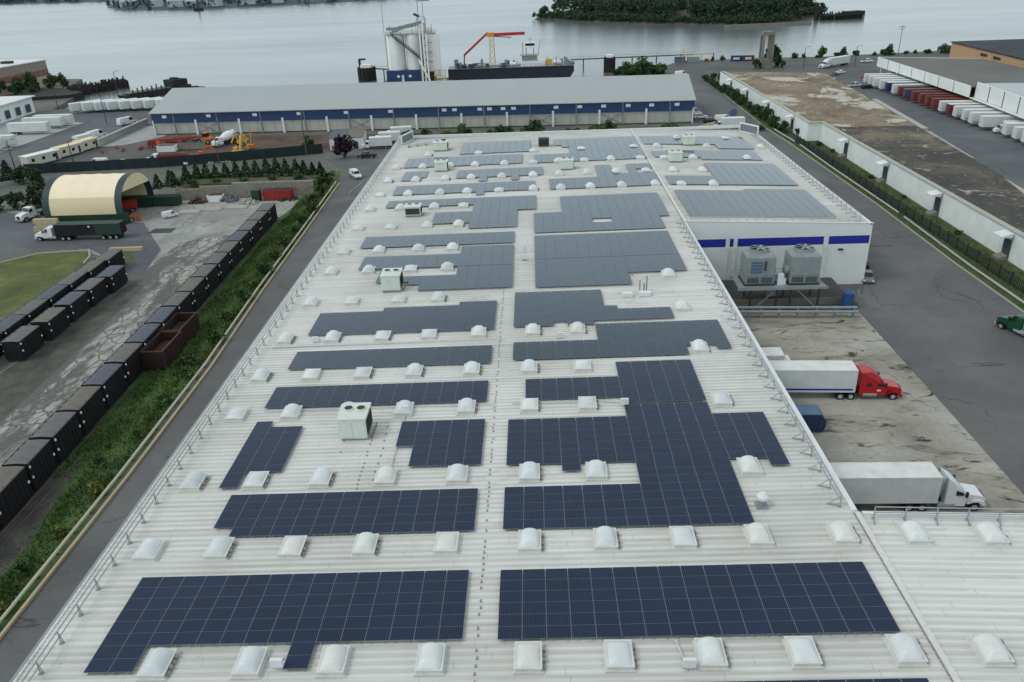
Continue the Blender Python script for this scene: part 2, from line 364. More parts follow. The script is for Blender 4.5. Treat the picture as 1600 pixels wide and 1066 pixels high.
# ---------------------------------------------------------------- camera, light, world
cam=bpy.data.cameras.new('camera'); co=bpy.data.objects.new('camera',cam); COL.objects.link(co)
ca=Vector((0.99920686,0.01875252,-0.03512815)); cb=Vector((0.02339706,0.4373453,0.89898925)); cc=Vector((-0.03222144,0.89909812,-0.43655967))
mx=Matrix((ca,cb,-cc)).transposed().to_4x4(); mx.translation=Vector((3.022,-37.287,50.3065))
co.matrix_world=mx
cam.sensor_width=36; cam.lens=1235.6/1600*36; cam.clip_end=9000; cam.clip_start=.5
scn.camera=co
scn.view_settings.view_transform='Standard'; scn.view_settings.look='None'; scn.view_settings.exposure=0; scn.view_settings.gamma=1
w=bpy.data.worlds.new('World'); scn.world=w; w.use_nodes=True
nt=w.node_tree; bg=nt.nodes['Background']
sky=nt.nodes.new('ShaderNodeTexSky'); sky.sky_type='NISHITA'; sky.sun_disc=False
SUN_EL,SUN_AZ=math.radians(52),math.radians(250)   # azimuth clockwise from +y
sky.sun_elevation=SUN_EL; sky.sun_rotation=SUN_AZ; sky.altitude=0; sky.air_density=1.2; sky.dust_density=6.0; sky.ozone_density=1.5
hs=nt.nodes.new('ShaderNodeHueSaturation'); hs.inputs['Saturation'].default_value=.35   # cloud cover greys the sky
nt.links.new(sky.outputs[0],hs.inputs['Color'])
# even cloud cover over the clear sky, with soft broad cloud patches
tcw=nt.nodes.new('ShaderNodeTexCoord'); nz=nt.nodes.new('ShaderNodeTexNoise'); nz.inputs['Scale'].default_value=2.2; nz.inputs['Detail'].default_value=4
nt.links.new(tcw.outputs['Generated'],nz.inputs['Vector'])
cr=nt.nodes.new('ShaderNodeValToRGB'); cr.color_ramp.elements[0].position=.35; cr.color_ramp.elements[0].color=(.66,.72,.76,1); cr.color_ramp.elements[1].position=.65; cr.color_ramp.elements[1].color=(.78,.83,.86,1)
nt.links.new(nz.outputs['Fac'],cr.inputs[0])
sx=nt.nodes.new('ShaderNodeSeparateXYZ'); nt.links.new(tcw.outputs['Generated'],sx.inputs[0])
hz=nt.nodes.new('ShaderNodeValToRGB'); he=hz.color_ramp.elements
he[0].position=0.0; he[0].color=(.83,.89,.88,1); he[1].position=.75; he[1].color=(.46,.475,.485,1)
he4=he.new(.2); he4.color=(.92,1.03,1.05,1); he2=he.new(.36); he2.color=(.92,1.04,1.08,1); he3=he.new(.50); he3.color=(.54,.57,.59,1)
nt.links.new(sx.outputs[2],hz.inputs[0])
ml=nt.nodes.new('ShaderNodeMix'); ml.data_type='RGBA'; ml.blend_type='MULTIPLY'; ml.inputs[0].default_value=1
nt.links.new(cr.outputs[0],ml.inputs[6]); nt.links.new(hz.outputs[0],ml.inputs[7])
sc_=nt.nodes.new('ShaderNodeVectorMath'); sc_.operation='SCALE'; sc_.inputs['Scale'].default_value=18.5; nt.links.new(ml.outputs[2],sc_.inputs[0])
mxw=nt.nodes.new('ShaderNodeMix'); mxw.data_type='RGBA'; mxw.inputs[0].default_value=.8
nt.links.new(hs.outputs[0],mxw.inputs[6]); nt.links.new(sc_.outputs[0],mxw.inputs[7])
nt.links.new(mxw.outputs[2],bg.inputs[0]); bg.inputs[1].default_value=.1
sd=bpy.data.lights.new('sun','SUN'); so=bpy.data.objects.new('sun',sd); COL.objects.link(so)
sd.energy=.9; sd.angle=math.radians(14); sd.color=(1,.97,.92)
dirv=Vector((math.sin(SUN_AZ)*math.cos(SUN_EL),math.cos(SUN_AZ)*math.cos(SUN_EL),math.sin(SUN_EL)))
so.rotation_euler=(-dirv).to_track_quat('-Z','Y').to_euler(); so.location=(-60,-40,120)
# ---------------------------------------------------------------- setting: water, land, roads
sheet('water',[(-5000,-400),(5000,-400),(5000,7500),(-5000,7500)],-1.6,'water_mat')
land=[(-900,-260),(900,-260),(900,380),(330,398),(212,392),(150,384),(112,388),(78,386),(58,352),(30,333),(-14,326),(-34,336),(-34,348),(-66,348),(-68,332),(-128,312),(-150,297),(-196,297),(-206,334),(-222,352),(-236,398),(-330,420),(-900,430)]
g=MB().prism(land,-3.0,0.0); tag(g.build('ground','ground_mat'),kind='structure')
Z=.004
sheet('left_road',[(-43.2,-60),(-28,-60),(-28,162),(-30,176),(-36,205),(-46,206),(-50,200),(-58,192),(-49,174),(-46.6,160),(-44.5,90),(-43.2,40)],Z,'asphalt')
sheet('concrete_yard',[(-57,20),(-73,20),(-73,60),(-69,96),(-80,107),(-90,114),(-118,118),(-128,142),(-108,147),(-60,149.5),(-50,149.5),(-56,110)],Z,'yard_concrete')
sheet('broken_pavement',[(-57,22),(-64,22),(-66,60),(-70,92),(-70,116),(-60,122),(-57,100)],2*Z,'cracked_concrete')
sheet('gravel_strip',[(-64.2,18),(-72.9,18),(-72.8,60),(-69.5,94),(-66.5,92),(-65,60)],2*Z,'gravel_dark')
sheet('truck_apron',[(-69,96),(-80,107),(-88,114.2),(-100,113),(-118,102),(-140,118),(-152,140),(-128,146),(-106,134),(-84,131),(-72,112)],3*Z,'road_dark')
sheet('lawn',[(-84.5,80),(-83.5,98),(-84,107),(-87,112.4),(-97,111.2),(-102,106),(-116,92),(-116,76)],Z,'lawn')
k=MB(); pts=[(-84.2,105),(-85,109),(-87,112.6),(-92,112.4),(-97,111.4),(-102,106.2),(-109,99)]
for a,b in zip(pts,pts[1:]): k.bar((a[0],a[1],.07),(b[0],b[1],.07),.35,.2)
tag(k.build('kerb','kerb'),kind='structure')
sheet('dry_verge',[(-83.4,98),(-76.5,97.5),(-74.5,106),(-78,111.5),(-84,108)],2*Z,'mound_soil')
sheet('verge',[(-51.5,10),(-43.4,10),(-43.4,40),(-44.7,90),(-46.8,160),(-49,174),(-52,172),(-51.5,150),(-54,130),(-52.2,80)],Z,'verge')
sheet('track_bed',[(-57.5,-6),(-51.6,10),(-51.6,40),(-53.5,132),(-57,134)],1*Z,'gravel_dark')
sheet('track_bed',[(-52,4),(-47.0,4),(-47.4,22),(-49.5,37),(-52,40)],Z,'gravel_dark')
sheet('dirt_lot',[(-100,186),(-58,198),(-46,206),(-34,206),(-34,222),(-58,223),(-124,231),(-122,214),(-112,204)],Z,'dirt')
sheet('gravel_lot',[(-140,184),(-104,186),(-100,186.2),(-112,204),(-122,214),(-124,232),(-134,254),(-137,250),(-135,205)],2*Z,'asphalt_old')
sheet('concrete_pad',[(-136,216),(-129,218),(-121,231),(-126,246),(-134,252),(-137.5,251)],3*Z,'pale_concrete')
sheet('side_road',[(-330,60),(-150,168),(-137.5,190),(-137,252),(-128,285),(-196,292),(-184,262),(-178,236),(-166,212),(-320,110)],Z,'road_dark')
sheet('trailer_lot',[(-166.5,206),(-165,262),(-199.5,280),(-199.5,190)],2*Z,'pale_concrete')
# right side
sheet('dock_apron',[(27.2,11.6),(51.5,11.6),(51.6,45),(51.9,74.6),(31,75.5),(27.2,76)],2*Z,'dock_concrete')
sheet('right_road',[(50,-60),(75.2,-60),(75.2,72),(75.0,94),(75.9,130),(75.4,192),(74.5,212),(76,280),(82,326),(66,330),(57,260),(56,205),(57.5,158),(56.7,84),(52,74.6),(51.6,45)],Z,'asphalt')
sheet('dock_pit_floor',[(28,74),(52,74),(56.6,84.4),(28,84.6)],3*Z,'asphalt_old')
k=MB()
pts=[(75.6,-40),(75.5,72),(75.4,94),(76.2,130),(75.8,192),(75,212),(77,280)]
for a,b in zip(pts,pts[1:]): k.bar((a[0],a[1],.07),(b[0],b[1],.07),.3,.18)
tag(k.build('kerb','kerb'),kind='structure')
sheet('grass_strip',[(75.8,-40),(84.4,-40),(84.4,192),(80.8,193),(80.8,306),(83,322),(78,318),(76.9,280),(75.2,212),(76,192),(76.4,130),(75.7,94)],2*Z,'strip_grass')
sheet('shore_yard',[(60,330),(84,324),(120,306),(142,306),(200,330),(330,392),(212,390),(150,382),(112,386),(79,384),(60,350)],Z,'asphalt_old')
sheet('dock_alley',[(96,60),(160,60),(152,200),(150,300),(128,318),(118,305),(119,290)],Z,'road_dark')

# parking line on the side road beside the van
ln=MB(); ln.poly([(-42,150),(-41.8,150),(-40.3,163),(-40.5,163)],.13); ln.poly([(-40.5,163.02),(-40.3,163.02),(-35.5,165),(-35.6,165.2)],.13)
tag(ln.build('road_marking','rubble'),kind='structure')

# terrace behind the block wall
tr=MB(); tr.prism([(-78,150.6),(-49.9,150.8),(-50.5,157),(-54,176),(-96,172),(-84,157)],0,lambda x,y: 3.4 if y<158 else .3)
tag(tr.build('terrace','mound_soil'),kind='structure')

# far shore and island
def far_strip(name,pts,h,mat,seed):
    rnd=random.Random(seed); mb=MB(); n=len(pts)
    vs=[];rows=6
    for i,(x,y) in enumerate(pts):
        for r in range(rows):
            t=r/(rows-1)
            z=-1.7 if r==0 else 1.5+h*t*(.6+.4*rnd.random())
            vs.append((x-t*120+rnd.uniform(-8,8)*(r>0),y+t*420+rnd.uniform(-8,8)*(r>0),z))
    fs=[]
    for i in range(n-1):
        for r in range(rows-1):
            a=i*rows+r; fs.append((a,a+rows,a+rows+1,a+1))
    mb.add(vs,fs); return tag(mb.build(name,mat),kind='structure')
def interp(pts,step):
    out=[]
    for a,b in zip(pts,pts[1:]):
        d=math.dist(a,b); k=max(1,int(d/step))
        for i in range(k): out.append((a[0]+(b[0]-a[0])*i/k,a[1]+(b[1]-a[1])*i/k))
    return out+[pts[-1]]
FS=[(-1700,1950),(-1105,1740),(-800,1640),(-700,1380),(-610,1238),(-500,1180),(-455,1170),(-393,1197),(-320,1215),(-245,1255),(-180,1330)]
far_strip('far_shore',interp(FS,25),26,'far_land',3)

def leaves(mb,n,fn,size,m=0,rnd=random,nm=1,flat=0):
    """n leaf clump faces placed by fn() -> point"""
    for _ in range(n):
        p=Vector(fn()); s=size*rnd.uniform(.6,1.35)
        u=Vector((rnd.gauss(0,1),rnd.gauss(0,1),rnd.gauss(0,1))).normalized()
        w=u.orthogonal().normalized(); a=rnd.random()*6.28
        w=(Matrix.Rotation(a,3,u)@w); x=u.cross(w)
        mm=m+(rnd.randrange(nm) if nm>1 else 0)
        mb.add([tuple(p-w*s),tuple(p+x*s*.6),tuple(p+w*s),tuple(p-x*s*.6)],[(0,1,2,3)],mm)
def clumps(n,fn,r,rnd):
    cs=[Vector(fn()) for _ in range(n)]
    def f():
        c=rnd.choice(cs); d=Vector((rnd.gauss(0,1),rnd.gauss(0,1),rnd.gauss(0,1))).normalized()
        return c+d*r*rnd.uniform(.55,1.0)
    return f
def ell(rx,ry,rz,cz,rnd,lo=.5):
    def f():
        d=Vector((rnd.gauss(0,1),rnd.gauss(0,1),rnd.gauss(0,1))).normalized()*rnd.uniform(lo,1)
        return (d.x*rx,d.y*ry,cz+d.z*rz)
    return f
rnd=random.Random(11)
wood=MB()
for (x,y) in interp(FS,7):
    for k in range(3):
        t=rnd.random()**1.5; px=x-t*90+rnd.uniform(-5,5); py=y+12+t*330
        f=ell(rnd.uniform(5,11),rnd.uniform(5,11),rnd.uniform(4,8),4+t*16,rnd)
        leaves(wood,14,lambda:tuple(Vector(f())+Vector((px,py,0))),3.2,0,rnd,2)
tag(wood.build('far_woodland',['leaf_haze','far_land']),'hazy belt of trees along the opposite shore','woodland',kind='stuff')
hr=random.Random(5)
for i,(px,t,wd,ht) in enumerate([(-690,.1,30,9),(-655,.05,24,7),(-622,.12,36,8),(-560,.2,22,10),(-520,.12,34,9),(-492,.08,20,7),(-455,.1,26,9),(-410,.1,30,7),(-372,.12,24,8),(-300,.1,20,7)]):
    # find the shore depth at this x
    for a,b in zip(FS,FS[1:]):
        if a[0]<=px<=b[0]: yy=a[1]+(b[1]-a[1])*(px-a[0])/(b[0]-a[0])
    e=empty('shore_building',(px,yy+26+t*80,5),hr.uniform(-.3,.3),'pale low building among trees on the opposite shore, %s from the left'%ORD[i],'building','buildings on the opposite shore')
    wd*=.7; ht*=.75; MB().box(-wd/2,wd/2,-7,7,-4,ht*.7).build('wall','far_house',e)
    MB().xprof([(-7.6,ht*.7),(7.6,ht*.7),(0,ht*1.1)],-wd/2-.5,wd/2+.5,axis='x').build('roof','roof_grey',e)

# navigation tower on the far shore
e=empty('channel_marker',(-455,1140,-1.7),0,'slim dark channel marker standing in the water off the opposite shore','marker')
MB().box(-5,5,-5,5,0,4).build('base','timber_dark',e); MB().cyl(0,0,4,22,1.6,8,0,1.0).build('pole','steel_dark',e)

isl=[(6,739),(20,728),(38,700),(62,672),(95,640),(128,612),(165,588),(196,600),(206,628),(222,648),(246,668),(240,760),(180,860),(80,840),(20,780)]
im=MB()
cx=sum(p[0] for p in isl)/len(isl); cy=sum(p[1] for p in isl)/len(isl)
ii=interp(isl+[isl[0]],12)[:-1]; n=len(ii); vs=[];fr=[(1,-1.8),(.965,.6),(.9,3),(.6,7),(.3,9)]
ir=random.Random(4)
for s,z in fr:
    for (x,y) in ii:
        q=s+ir.uniform(-.012,.012)*(s<1)
        vs.append((cx+(x-cx)*q,cy+(y-cy)*q,z+ir.uniform(-.4,.4)*(s<1)))
fs=[]
for r in range(len(fr)-1):
    for i in range(n):
        j=(i+1)%n; fs.append((r*n+i,r*n+j,(r+1)*n+j,(r+1)*n+i))
fs.append(tuple((len(fr)-1)*n+i for i in range(n)))
im.add(vs,fs); tag(im.build('island','shore_rock'),kind='structure')
def inpoly(x,y,poly):
    c=False; j=len(poly)-1
    for i in range(len(poly)):
        xi,yi=poly[i]; xj,yj=poly[j]
        if (yi>y)!=(yj>y) and x<(xj-xi)*(y-yi)/(yj-yi)+xi: c=not c
        j=i
    return c
wood=MB(); cnt=0
small=[(cx+(x-cx)*.975,cy+(y-cy)*.975) for x,y in isl]
while cnt<560:
    x=ir.uniform(0,250); y=ir.uniform(580,860)
    if not inpoly(x,y,small): continue
    if ir.random()<.75 and y>725: continue
    cnt+=1
    edge=not inpoly(cx+(x-cx)*1.07,cy+(y-cy)*1.07,isl)
    h=ir.uniform(5,10) if edge else ir.uniform(11,19)
    r=h*ir.uniform(.28,.42)
    f=clumps(6,ell(r*.8,r*.8,h*.42,(1.2 if edge else 4)+h*.48,ir,.2),r*.55,ir)
    leaves(wood,200,lambda:tuple(Vector(f())+Vector((x,y,0))),.85,0,ir,2)
for (px_,py_) in interp(isl[:11],2.6):
    for kk in range(2):
        q=.992-.03*kk-ir.random()*.012; x=cx+(px_-cx)*q; y=cy+(py_-cy)*q; hh=ir.uniform(2.5,5.5)+kk*2.5
        f=clumps(4,ell(2.2,2.2,hh*.42,.6+hh*.45,ir,.2),1.5,ir)
        leaves(wood,70,lambda:tuple(Vector(f())+Vector((x,y,0))),.75,0,ir,2)
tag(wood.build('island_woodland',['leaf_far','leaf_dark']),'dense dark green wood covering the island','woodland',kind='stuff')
# sea wall on the island and timber pier off its end
e=MB().box(-32,32,-1,1,0,2.2).build('sea_wall','concrete_grey',None,(176,584,-1.7),math.radians(6)); tag(e,'low pale sea wall along the near shore of the island','wall')
e=empty('timber_pier',(242,622,-1.7),math.radians(10),'dark ruined timber pier standing off the right end of the island','pier')
mb=MB()
for i in range(26):
    for j in range(3):
        x=-17+i*1.35+ir.uniform(-.3,.3); mb.cyl(x,j*3-3,-1,4.2+ir.uniform(-.8,2.0),.45,6)
mb.build('piles','timber_dark',e)
MB().box(-16,17,-3.6,3.6,2.9,3.8).box(2,17,-3.4,3.4,3.8,5.6).build('deck','timber_dark',e)
for i,(x,y,h) in enumerate([(214,634,7),(222,620,12)]):
    e=empty('mooring_dolphin',(x,y,-1.7),0,'dark mooring post in the water right of the island, %s one'%['shorter','taller'][i],'mooring post')
    MB().cyl(0,0,-1,h,1.5,8).build('pile','timber_dark',e); MB().cyl(0,0,h,h+.6,1.9,8).build('cap','timber',e)
# ---------------------------------------------------------------- the main warehouse
FRONT=84.8; FAR=160.0; XL=-30.2; XR=57.0; NEAR=-46.0; EXTY=11.6
wh=empty('warehouse',(0,0,0),0,'long white warehouse with ribbed metal roof covered in solar arrays and skylights','warehouse')
mb=MB()
def ribs(mb,x0,x1,y0,y1,pitch=.61,h=.07):
    # ribbed sheet: flat pan with trapezoid ribs running along x, split into 6 strips along x
    ys=[];y=y0
    prof=[]
    k0=math.ceil(y0/pitch); k1=math.floor(y1/pitch)
    prof.append((y0,0))
    for k in range(k0,k1+1):
        c=k*pitch
        for dy,dz in ((-.075,0),(-.03,h),(.03,h),(.075,0)):
            if y0<c+dy<y1: prof.append((c+dy,dz))
    prof.append((y1,0))
    n=len(prof)
    vs=[(x0,y,zr(x0+1e-6)+z) for y,z in prof]+[(x1,y,zr(x1-1e-6)+z) for y,z in prof]
    mb.add(vs,[(i,i+n,i+n+1,i+1) for i in range(n-1)])
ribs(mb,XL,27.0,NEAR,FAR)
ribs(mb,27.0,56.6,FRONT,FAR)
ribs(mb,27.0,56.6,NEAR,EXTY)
# eave fascia so the roof has an edge
for (x0,x1,y0,y1) in ((XL-.02,XL+.16,NEAR,FAR+.2),):
    mb.box(x0,x1,y0,y1,10.45,zr(x0)+.10)
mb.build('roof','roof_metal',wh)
wl=MB()
def wall(mb,a,b,t=.25,z0=0,z1f=zr,dz=-.06):
    d=Vector((b[0]-a[0],b[1]-a[1])).normalized(); nn=Vector((-d.y,d.x))*t
    pts=[(a[0],a[1]),(b[0],b[1]),(b[0]+nn.x,b[1]+nn.y),(a[0]+nn.x,a[1]+nn.y)]
    mb.prism(pts,z0,lambda x,y:z1f(x)+dz,0)
wall(wl,(XL+.2,FAR),(XL+.2,NEAR)); wall(wl,(27,FRONT+.3),(27,EXTY-.3),z1f=lambda x:11.3); 
wall(wl,(XL,FAR-.2),(56.4,FAR-.2),z1f=lambda x:zr(x))
wall(wl,(56.3,FRONT+.2),(56.3,FAR-.3)); wall(wl,(56.3,NEAR),(56.3,EXTY-.3)); 
wl.prism([(27.3,EXTY),(56.3,EXTY),(56.3,EXTY-.25),(27.3,EXTY-.25)],0,lambda x,y:zr(x)-.06)
wl.build('wall','white_wall',wh)
# annex front wall with dark blue stripe
MB().prism([(26.9,FRONT),(56.7,FRONT-.0),(56.7,FRONT+.25),(26.9,FRONT+.25)],0,lambda x,y:zr(x)+.16).build('front_wall','white_wall',wh)
sb=MB()
for x0,x1 in ((28.0,33.7),(34.35,34.95),(35.6,49.3),(50.1,56.5)): sb.box(x0,x1,FRONT-.012,FRONT-.002,7.0,8.35)
sb.build('blue_stripe','blue_stripe',wh)
pp=MB()
for x in (34.0,35.3,49.7):
    pp.box(x-.12,x+.12,FRONT-.22,FRONT-.02,1.3,6.7); pp.box(x-.2,x+.2,FRONT-.3,FRONT-.02,6.4,7.0)
for x in (34.0,35.3,49.7): pp.tube((x,FRONT-.1,6.9),(x,FRONT-.1,9.0),.05,6)
pp.build('downpipe','white_paint',wh)
MB().cyl(0,0,0,0,.1,8).box(51.8,52.5,FRONT-.35,FRONT-.02,6.0,6.25).build('wall_lamp','fan_dark',wh)
# ridge and edge flashing
for ya,yb in ((NEAR,EXTY),(FRONT,FAR)):
    MB().box(26.82,27.22,ya,yb,11.33,11.47).build('ridge_cap','skylight_curb',wh)
    MB().box(26.74,26.82,ya,yb,11.33,11.40).build('ridge_joint','clip_dark',wh)
MB().box(26.72,27.12,EXTY+.3,FRONT-.1,11.20,11.42).build('edge_trim','white_paint',wh)
MB().box(XL,56.6,FAR-.3,FAR+.1,10.9,11.55).build('coping','white_paint',wh)
rc=MB(); rc.prism([(27.4,FRONT-.06),(56.8,FRONT-.06),(56.8,FRONT+.3),(27.4,FRONT+.3)],lambda x,y:zr(x)+.15,lambda x,y:zr(x)+.24); rc.build('coping','white_paint',wh)
rc=MB(); rc.prism([(27.4,EXTY-.2),(56.8,EXTY-.2),(56.8,EXTY+.1),(27.4,EXTY+.1)],lambda x,y:zr(x)-.1,lambda x,y:zr(x)+.14); rc.build('coping','white_paint',wh)
rc=MB(); rc.prism([(56.3,FRONT),(56.75,FRONT),(56.75,FAR),(56.3,FAR)],lambda x,y:zr(x)-.05,lambda x,y:zr(x)+.12)
rc.build('coping','white_paint',wh)
gt=MB(); gt.box(XL-.22,XL-.02,NEAR,FAR,10.5,10.75)
gt.build('gutter','galv',wh)
# sheet laps (dark clips) across the pans
cl=MB()
def clip_line(x,y0,y1,j=.05,step=.61):
    y=y0
    while y<y1:
        xx=x+random.uniform(-j,j); cl.box(xx-.06,xx+.05,y-.13,y+.07,zr(x)+.002,zr(x)+.08); y+=step*random.choice((1,1,1,2))
clip_line(-1.25,-4,60); clip_line(-12.4,14,27); clip_line(-11.2,14,28,.1,1.2); clip_line(-15.0,13,27,.2,1.8); clip_line(-1.0,60,150,.1,2.4)
cl.build('lap_clips','clip_dark',wh)

# ---------------------------------------------------------------- roof guard rails
def guard_rail(label,p,q,spacing,brace,mat='galv_rail',h=1.05,posts=True):
    a=Vector((p[0],p[1],zr(p[0])+.02)); b=Vector((q[0],q[1],zr(q[0])+.02))
    e=empty('guard_rail',a,0,label,'guard rail','guard rails on the warehouse roof')
    d=b-a; n=max(1,round(d.length/spacing))
    up=Vector((0,0,h)); mid=Vector((0,0,h*.52)); bx=Vector((brace[0],brace[1],0))
    MB().tube(up,d+up,.05,5).build('top_rail',mat,e)
    MB().tube(mid,d+mid,.045,5).build('mid_rail',mat,e)
    pm=MB(); pm.tube((0,0,0),up,.04,5); pm.tube(tuple(bx),tuple(up*.97),.035,5); pm.box(-.12,.12,-.12,.12,0,.06); (pm.bar((0,0,.09),tuple(bx+Vector((0,0,.09))),.07) if bx.length>.6 else None)
    me=pm.mesh('post',mat)
    for i in range(n+1):
        o=link('post',me,e); o.location=d*(i/n)
guard_rail('long steel guard rail along the left roof edge above the road',(-28.8,-12),(-28.8,158),2.45,(.22,0))
guard_rail('steel guard rail with braced frames along the roof edge above the truck docks',(26.0,12.4),(26.2,84),2.3,(-.85,.35))
guard_rail('pale guard rail along the far roof edge facing the blue warehouse',(-28,FAR-1.2),(55.4,FAR-1.2),2.4,(0,-.8),'rail_white')
guard_rail('pale guard rail along the annex edge above the blue stripe',(28.2,FRONT+.8),(54.6,FRONT+.8),1.5,(0,.5),'rail_white',.75)
guard_rail('guard rail along the right annex edge above the access road',(55.2,FRONT+1.4),(55.5,FAR-1.6),2.2,(-.8,0))
guard_rail('short guard rail at the end of the near dock roof behind the white truck',(28.0,11.0),(56,11.0),2.35,(-.2,-.75))
# roof access gates at the far corners
for i,(x,rz,lb) in enumerate(((-27.4,math.radians(72),'white access gate frame at the far left roof corner'),(54.8,math.radians(118),'white access gate frame at the far right roof corner'))):
    e=empty('access_gate',(x,156.2,zr(x)+.07),rz,lb,'gate')
    f=MB(); f.box(-3.2,3.2,-.12,.12,0,.25); f.box(-3.2,3.2,-.12,.12,1.9,2.2); f.box(-3.2,-2.9,-.12,.12,.25,1.9); f.box(2.9,3.2,-.12,.12,.25,1.9); f.build('frame','white_paint',e)
    MB().box(-2.9,2.9,-.04,.04,.25,1.9).build('panel','gate_grey',e)

# ---------------------------------------------------------------- skylights
def sky_proto(h,flat,hinge):
    e=empty('skylight',(0,0,0)); tag(e,'x','skylight')
    W,D=1.62,2.05
    c=MB(); c.box(-W/2,W/2,-D/2,D/2,0,.34)
    c.box(-W/2-.12,W/2+.12,-D/2-.12,D/2+.12,-.02,.085); c.build('curb','skylight_curb',e)
    f=MB(); t=.10
    for (x0,x1,y0,y1) in ((-W/2-.05,W/2+.05,-D/2-.05,-D/2+t),(-W/2-.05,W/2+.05,D/2-t,D/2+.05),(-W/2-.05,-W/2+t,-D/2+t,D/2-t),(W/2-t,W/2+.05,-D/2+t,D/2-t)):
        f.box(x0,x1,y0,y1,.342,.40)
    f.build('frame','skylight_curb',e)
    d=MB(); nx,ny=12,10; vs=[]
    for j in range(ny+1):
        for i in range(nx+1):
            u=-1+2*i/nx; v=-1+2*j/ny
            a=max(0,1-abs(u)**2.3)**.68
            if flat: b=max(0,1-abs(v)**3)**.8
            else: b=1-max(0,(abs(v)-.70)/.30)**2.2
            vs.append((u*(W/2-t),v*(D/2-t),.38+h*a*b))
    fs=[(j*(nx+1)+i,j*(nx+1)+i+1,(j+1)*(nx+1)+i+1,(j+1)*(nx+1)+i) for j in range(ny) for i in range(nx)]
    d.add(vs,fs,0,True); d.build('dome','skylight_dome',e)
    if hinge:
        g=MB()
        for k in range(4): g.box(W/2+.05,W/2+.24,-.8+k*.42,-.55+k*.42,.05,.22+.1*(k%2))
        g.bar((W/2+.14,-.95,.16),(W/2+.14,.8,.16),.06); g.build('vent_gear','clip_dark',e)
    return e
def hide_unused(p): pass
SKP=[Proto(sky_proto(.52,False,True)),Proto(sky_proto(.34,True,False)),Proto(sky_proto(.50,False,False)),Proto(sky_proto(.36,True,True))]
X7=[-26.6,-21.2,-15.6,-10.1,-4,2.1,7.7]
ROWS=[]
ROWS.append((-1.75,[-21.4,-15.5,-10.2,-4.1,2.0,7.6,13.2,18.8,25.0,30.1,35.8]))
ROWS.append((9.05,[-26.7,-21.3,-15.7,-10.2,-4.1,2.1,7.7,13.4,18.9,25,30.2,35.7]))
ROWS.append((17.7,X7+[20.4])); ROWS.append((28.8,X7+[20.5])); ROWS.append((36.6,X7)); ROWS.append((40.0,[20.6]))
ROWS.append((45.7,[-26.5,-20.9,-15,-9.6,-3.8,2.5,7.7])); ROWS.append((51.1,[20.6])); ROWS.append((56.6,[-26.2,-20.9,-14.8,-9.6])); ROWS.append((62,[20.7]))
for y in (67.7,76.2,87.7,98.6): ROWS.append((y,[-26.1,-20.7,-14.7,-9.5]))
ROWS.append((107.9,[-25.9,-20.6,-14.6,-9.5,-3.5,2.9,8,13.5,19.3,25.5,30.3,36.2]))
ROWS.append((118.2,[-26,-20.5,-14.6,-9.4,-3.3,2.9,8.1,13.6,19.3,25.2,30.5,36.2]))
ROWS.append((129.0,[-26,-20.4,-14.6,-9.3,-3.1,3,8.2,13.7,19.3,25.4,30.4,36.4,47.7]))
ROWS.append((140.0,[-20.5,-9.2,3.0,13.7,25.3,30.5,41.5,53.4])); ROWS.append((149.2,[36.4,47.6]))
SINGLE={40.0:'white skylight dome alone near the dock rail, in front of the other two lone domes',51.1:'white skylight dome alone near the dock rail, beside a stepped array corner',62:'white skylight dome alone near the dock rail, right of the vent pipes'}
rs=random.Random(21); ri=0
for y,xs in ROWS:
    if len(xs)>1: ri+=1
    for i,x in enumerate(xs):
        kind=rs.choice((0,0,1,2,3)) if y<60 else rs.choice((0,2,2,1))
        if len(xs)==1: lb=SINGLE[y]
        elif x>27.3: lb='white skylight dome right of the ridge cap, %s from it in row %d'%(ORD[[q for q in xs if q>27.3].index(x)],ri)
        else: lb='white skylight dome, %s from the left in main roof row %d from the camera'%(ORD[i],ri)
        SKP[kind].put((x,y,zr(x)+.02),rs.uniform(-.01,.01),lb,'skylights on the warehouse roof')

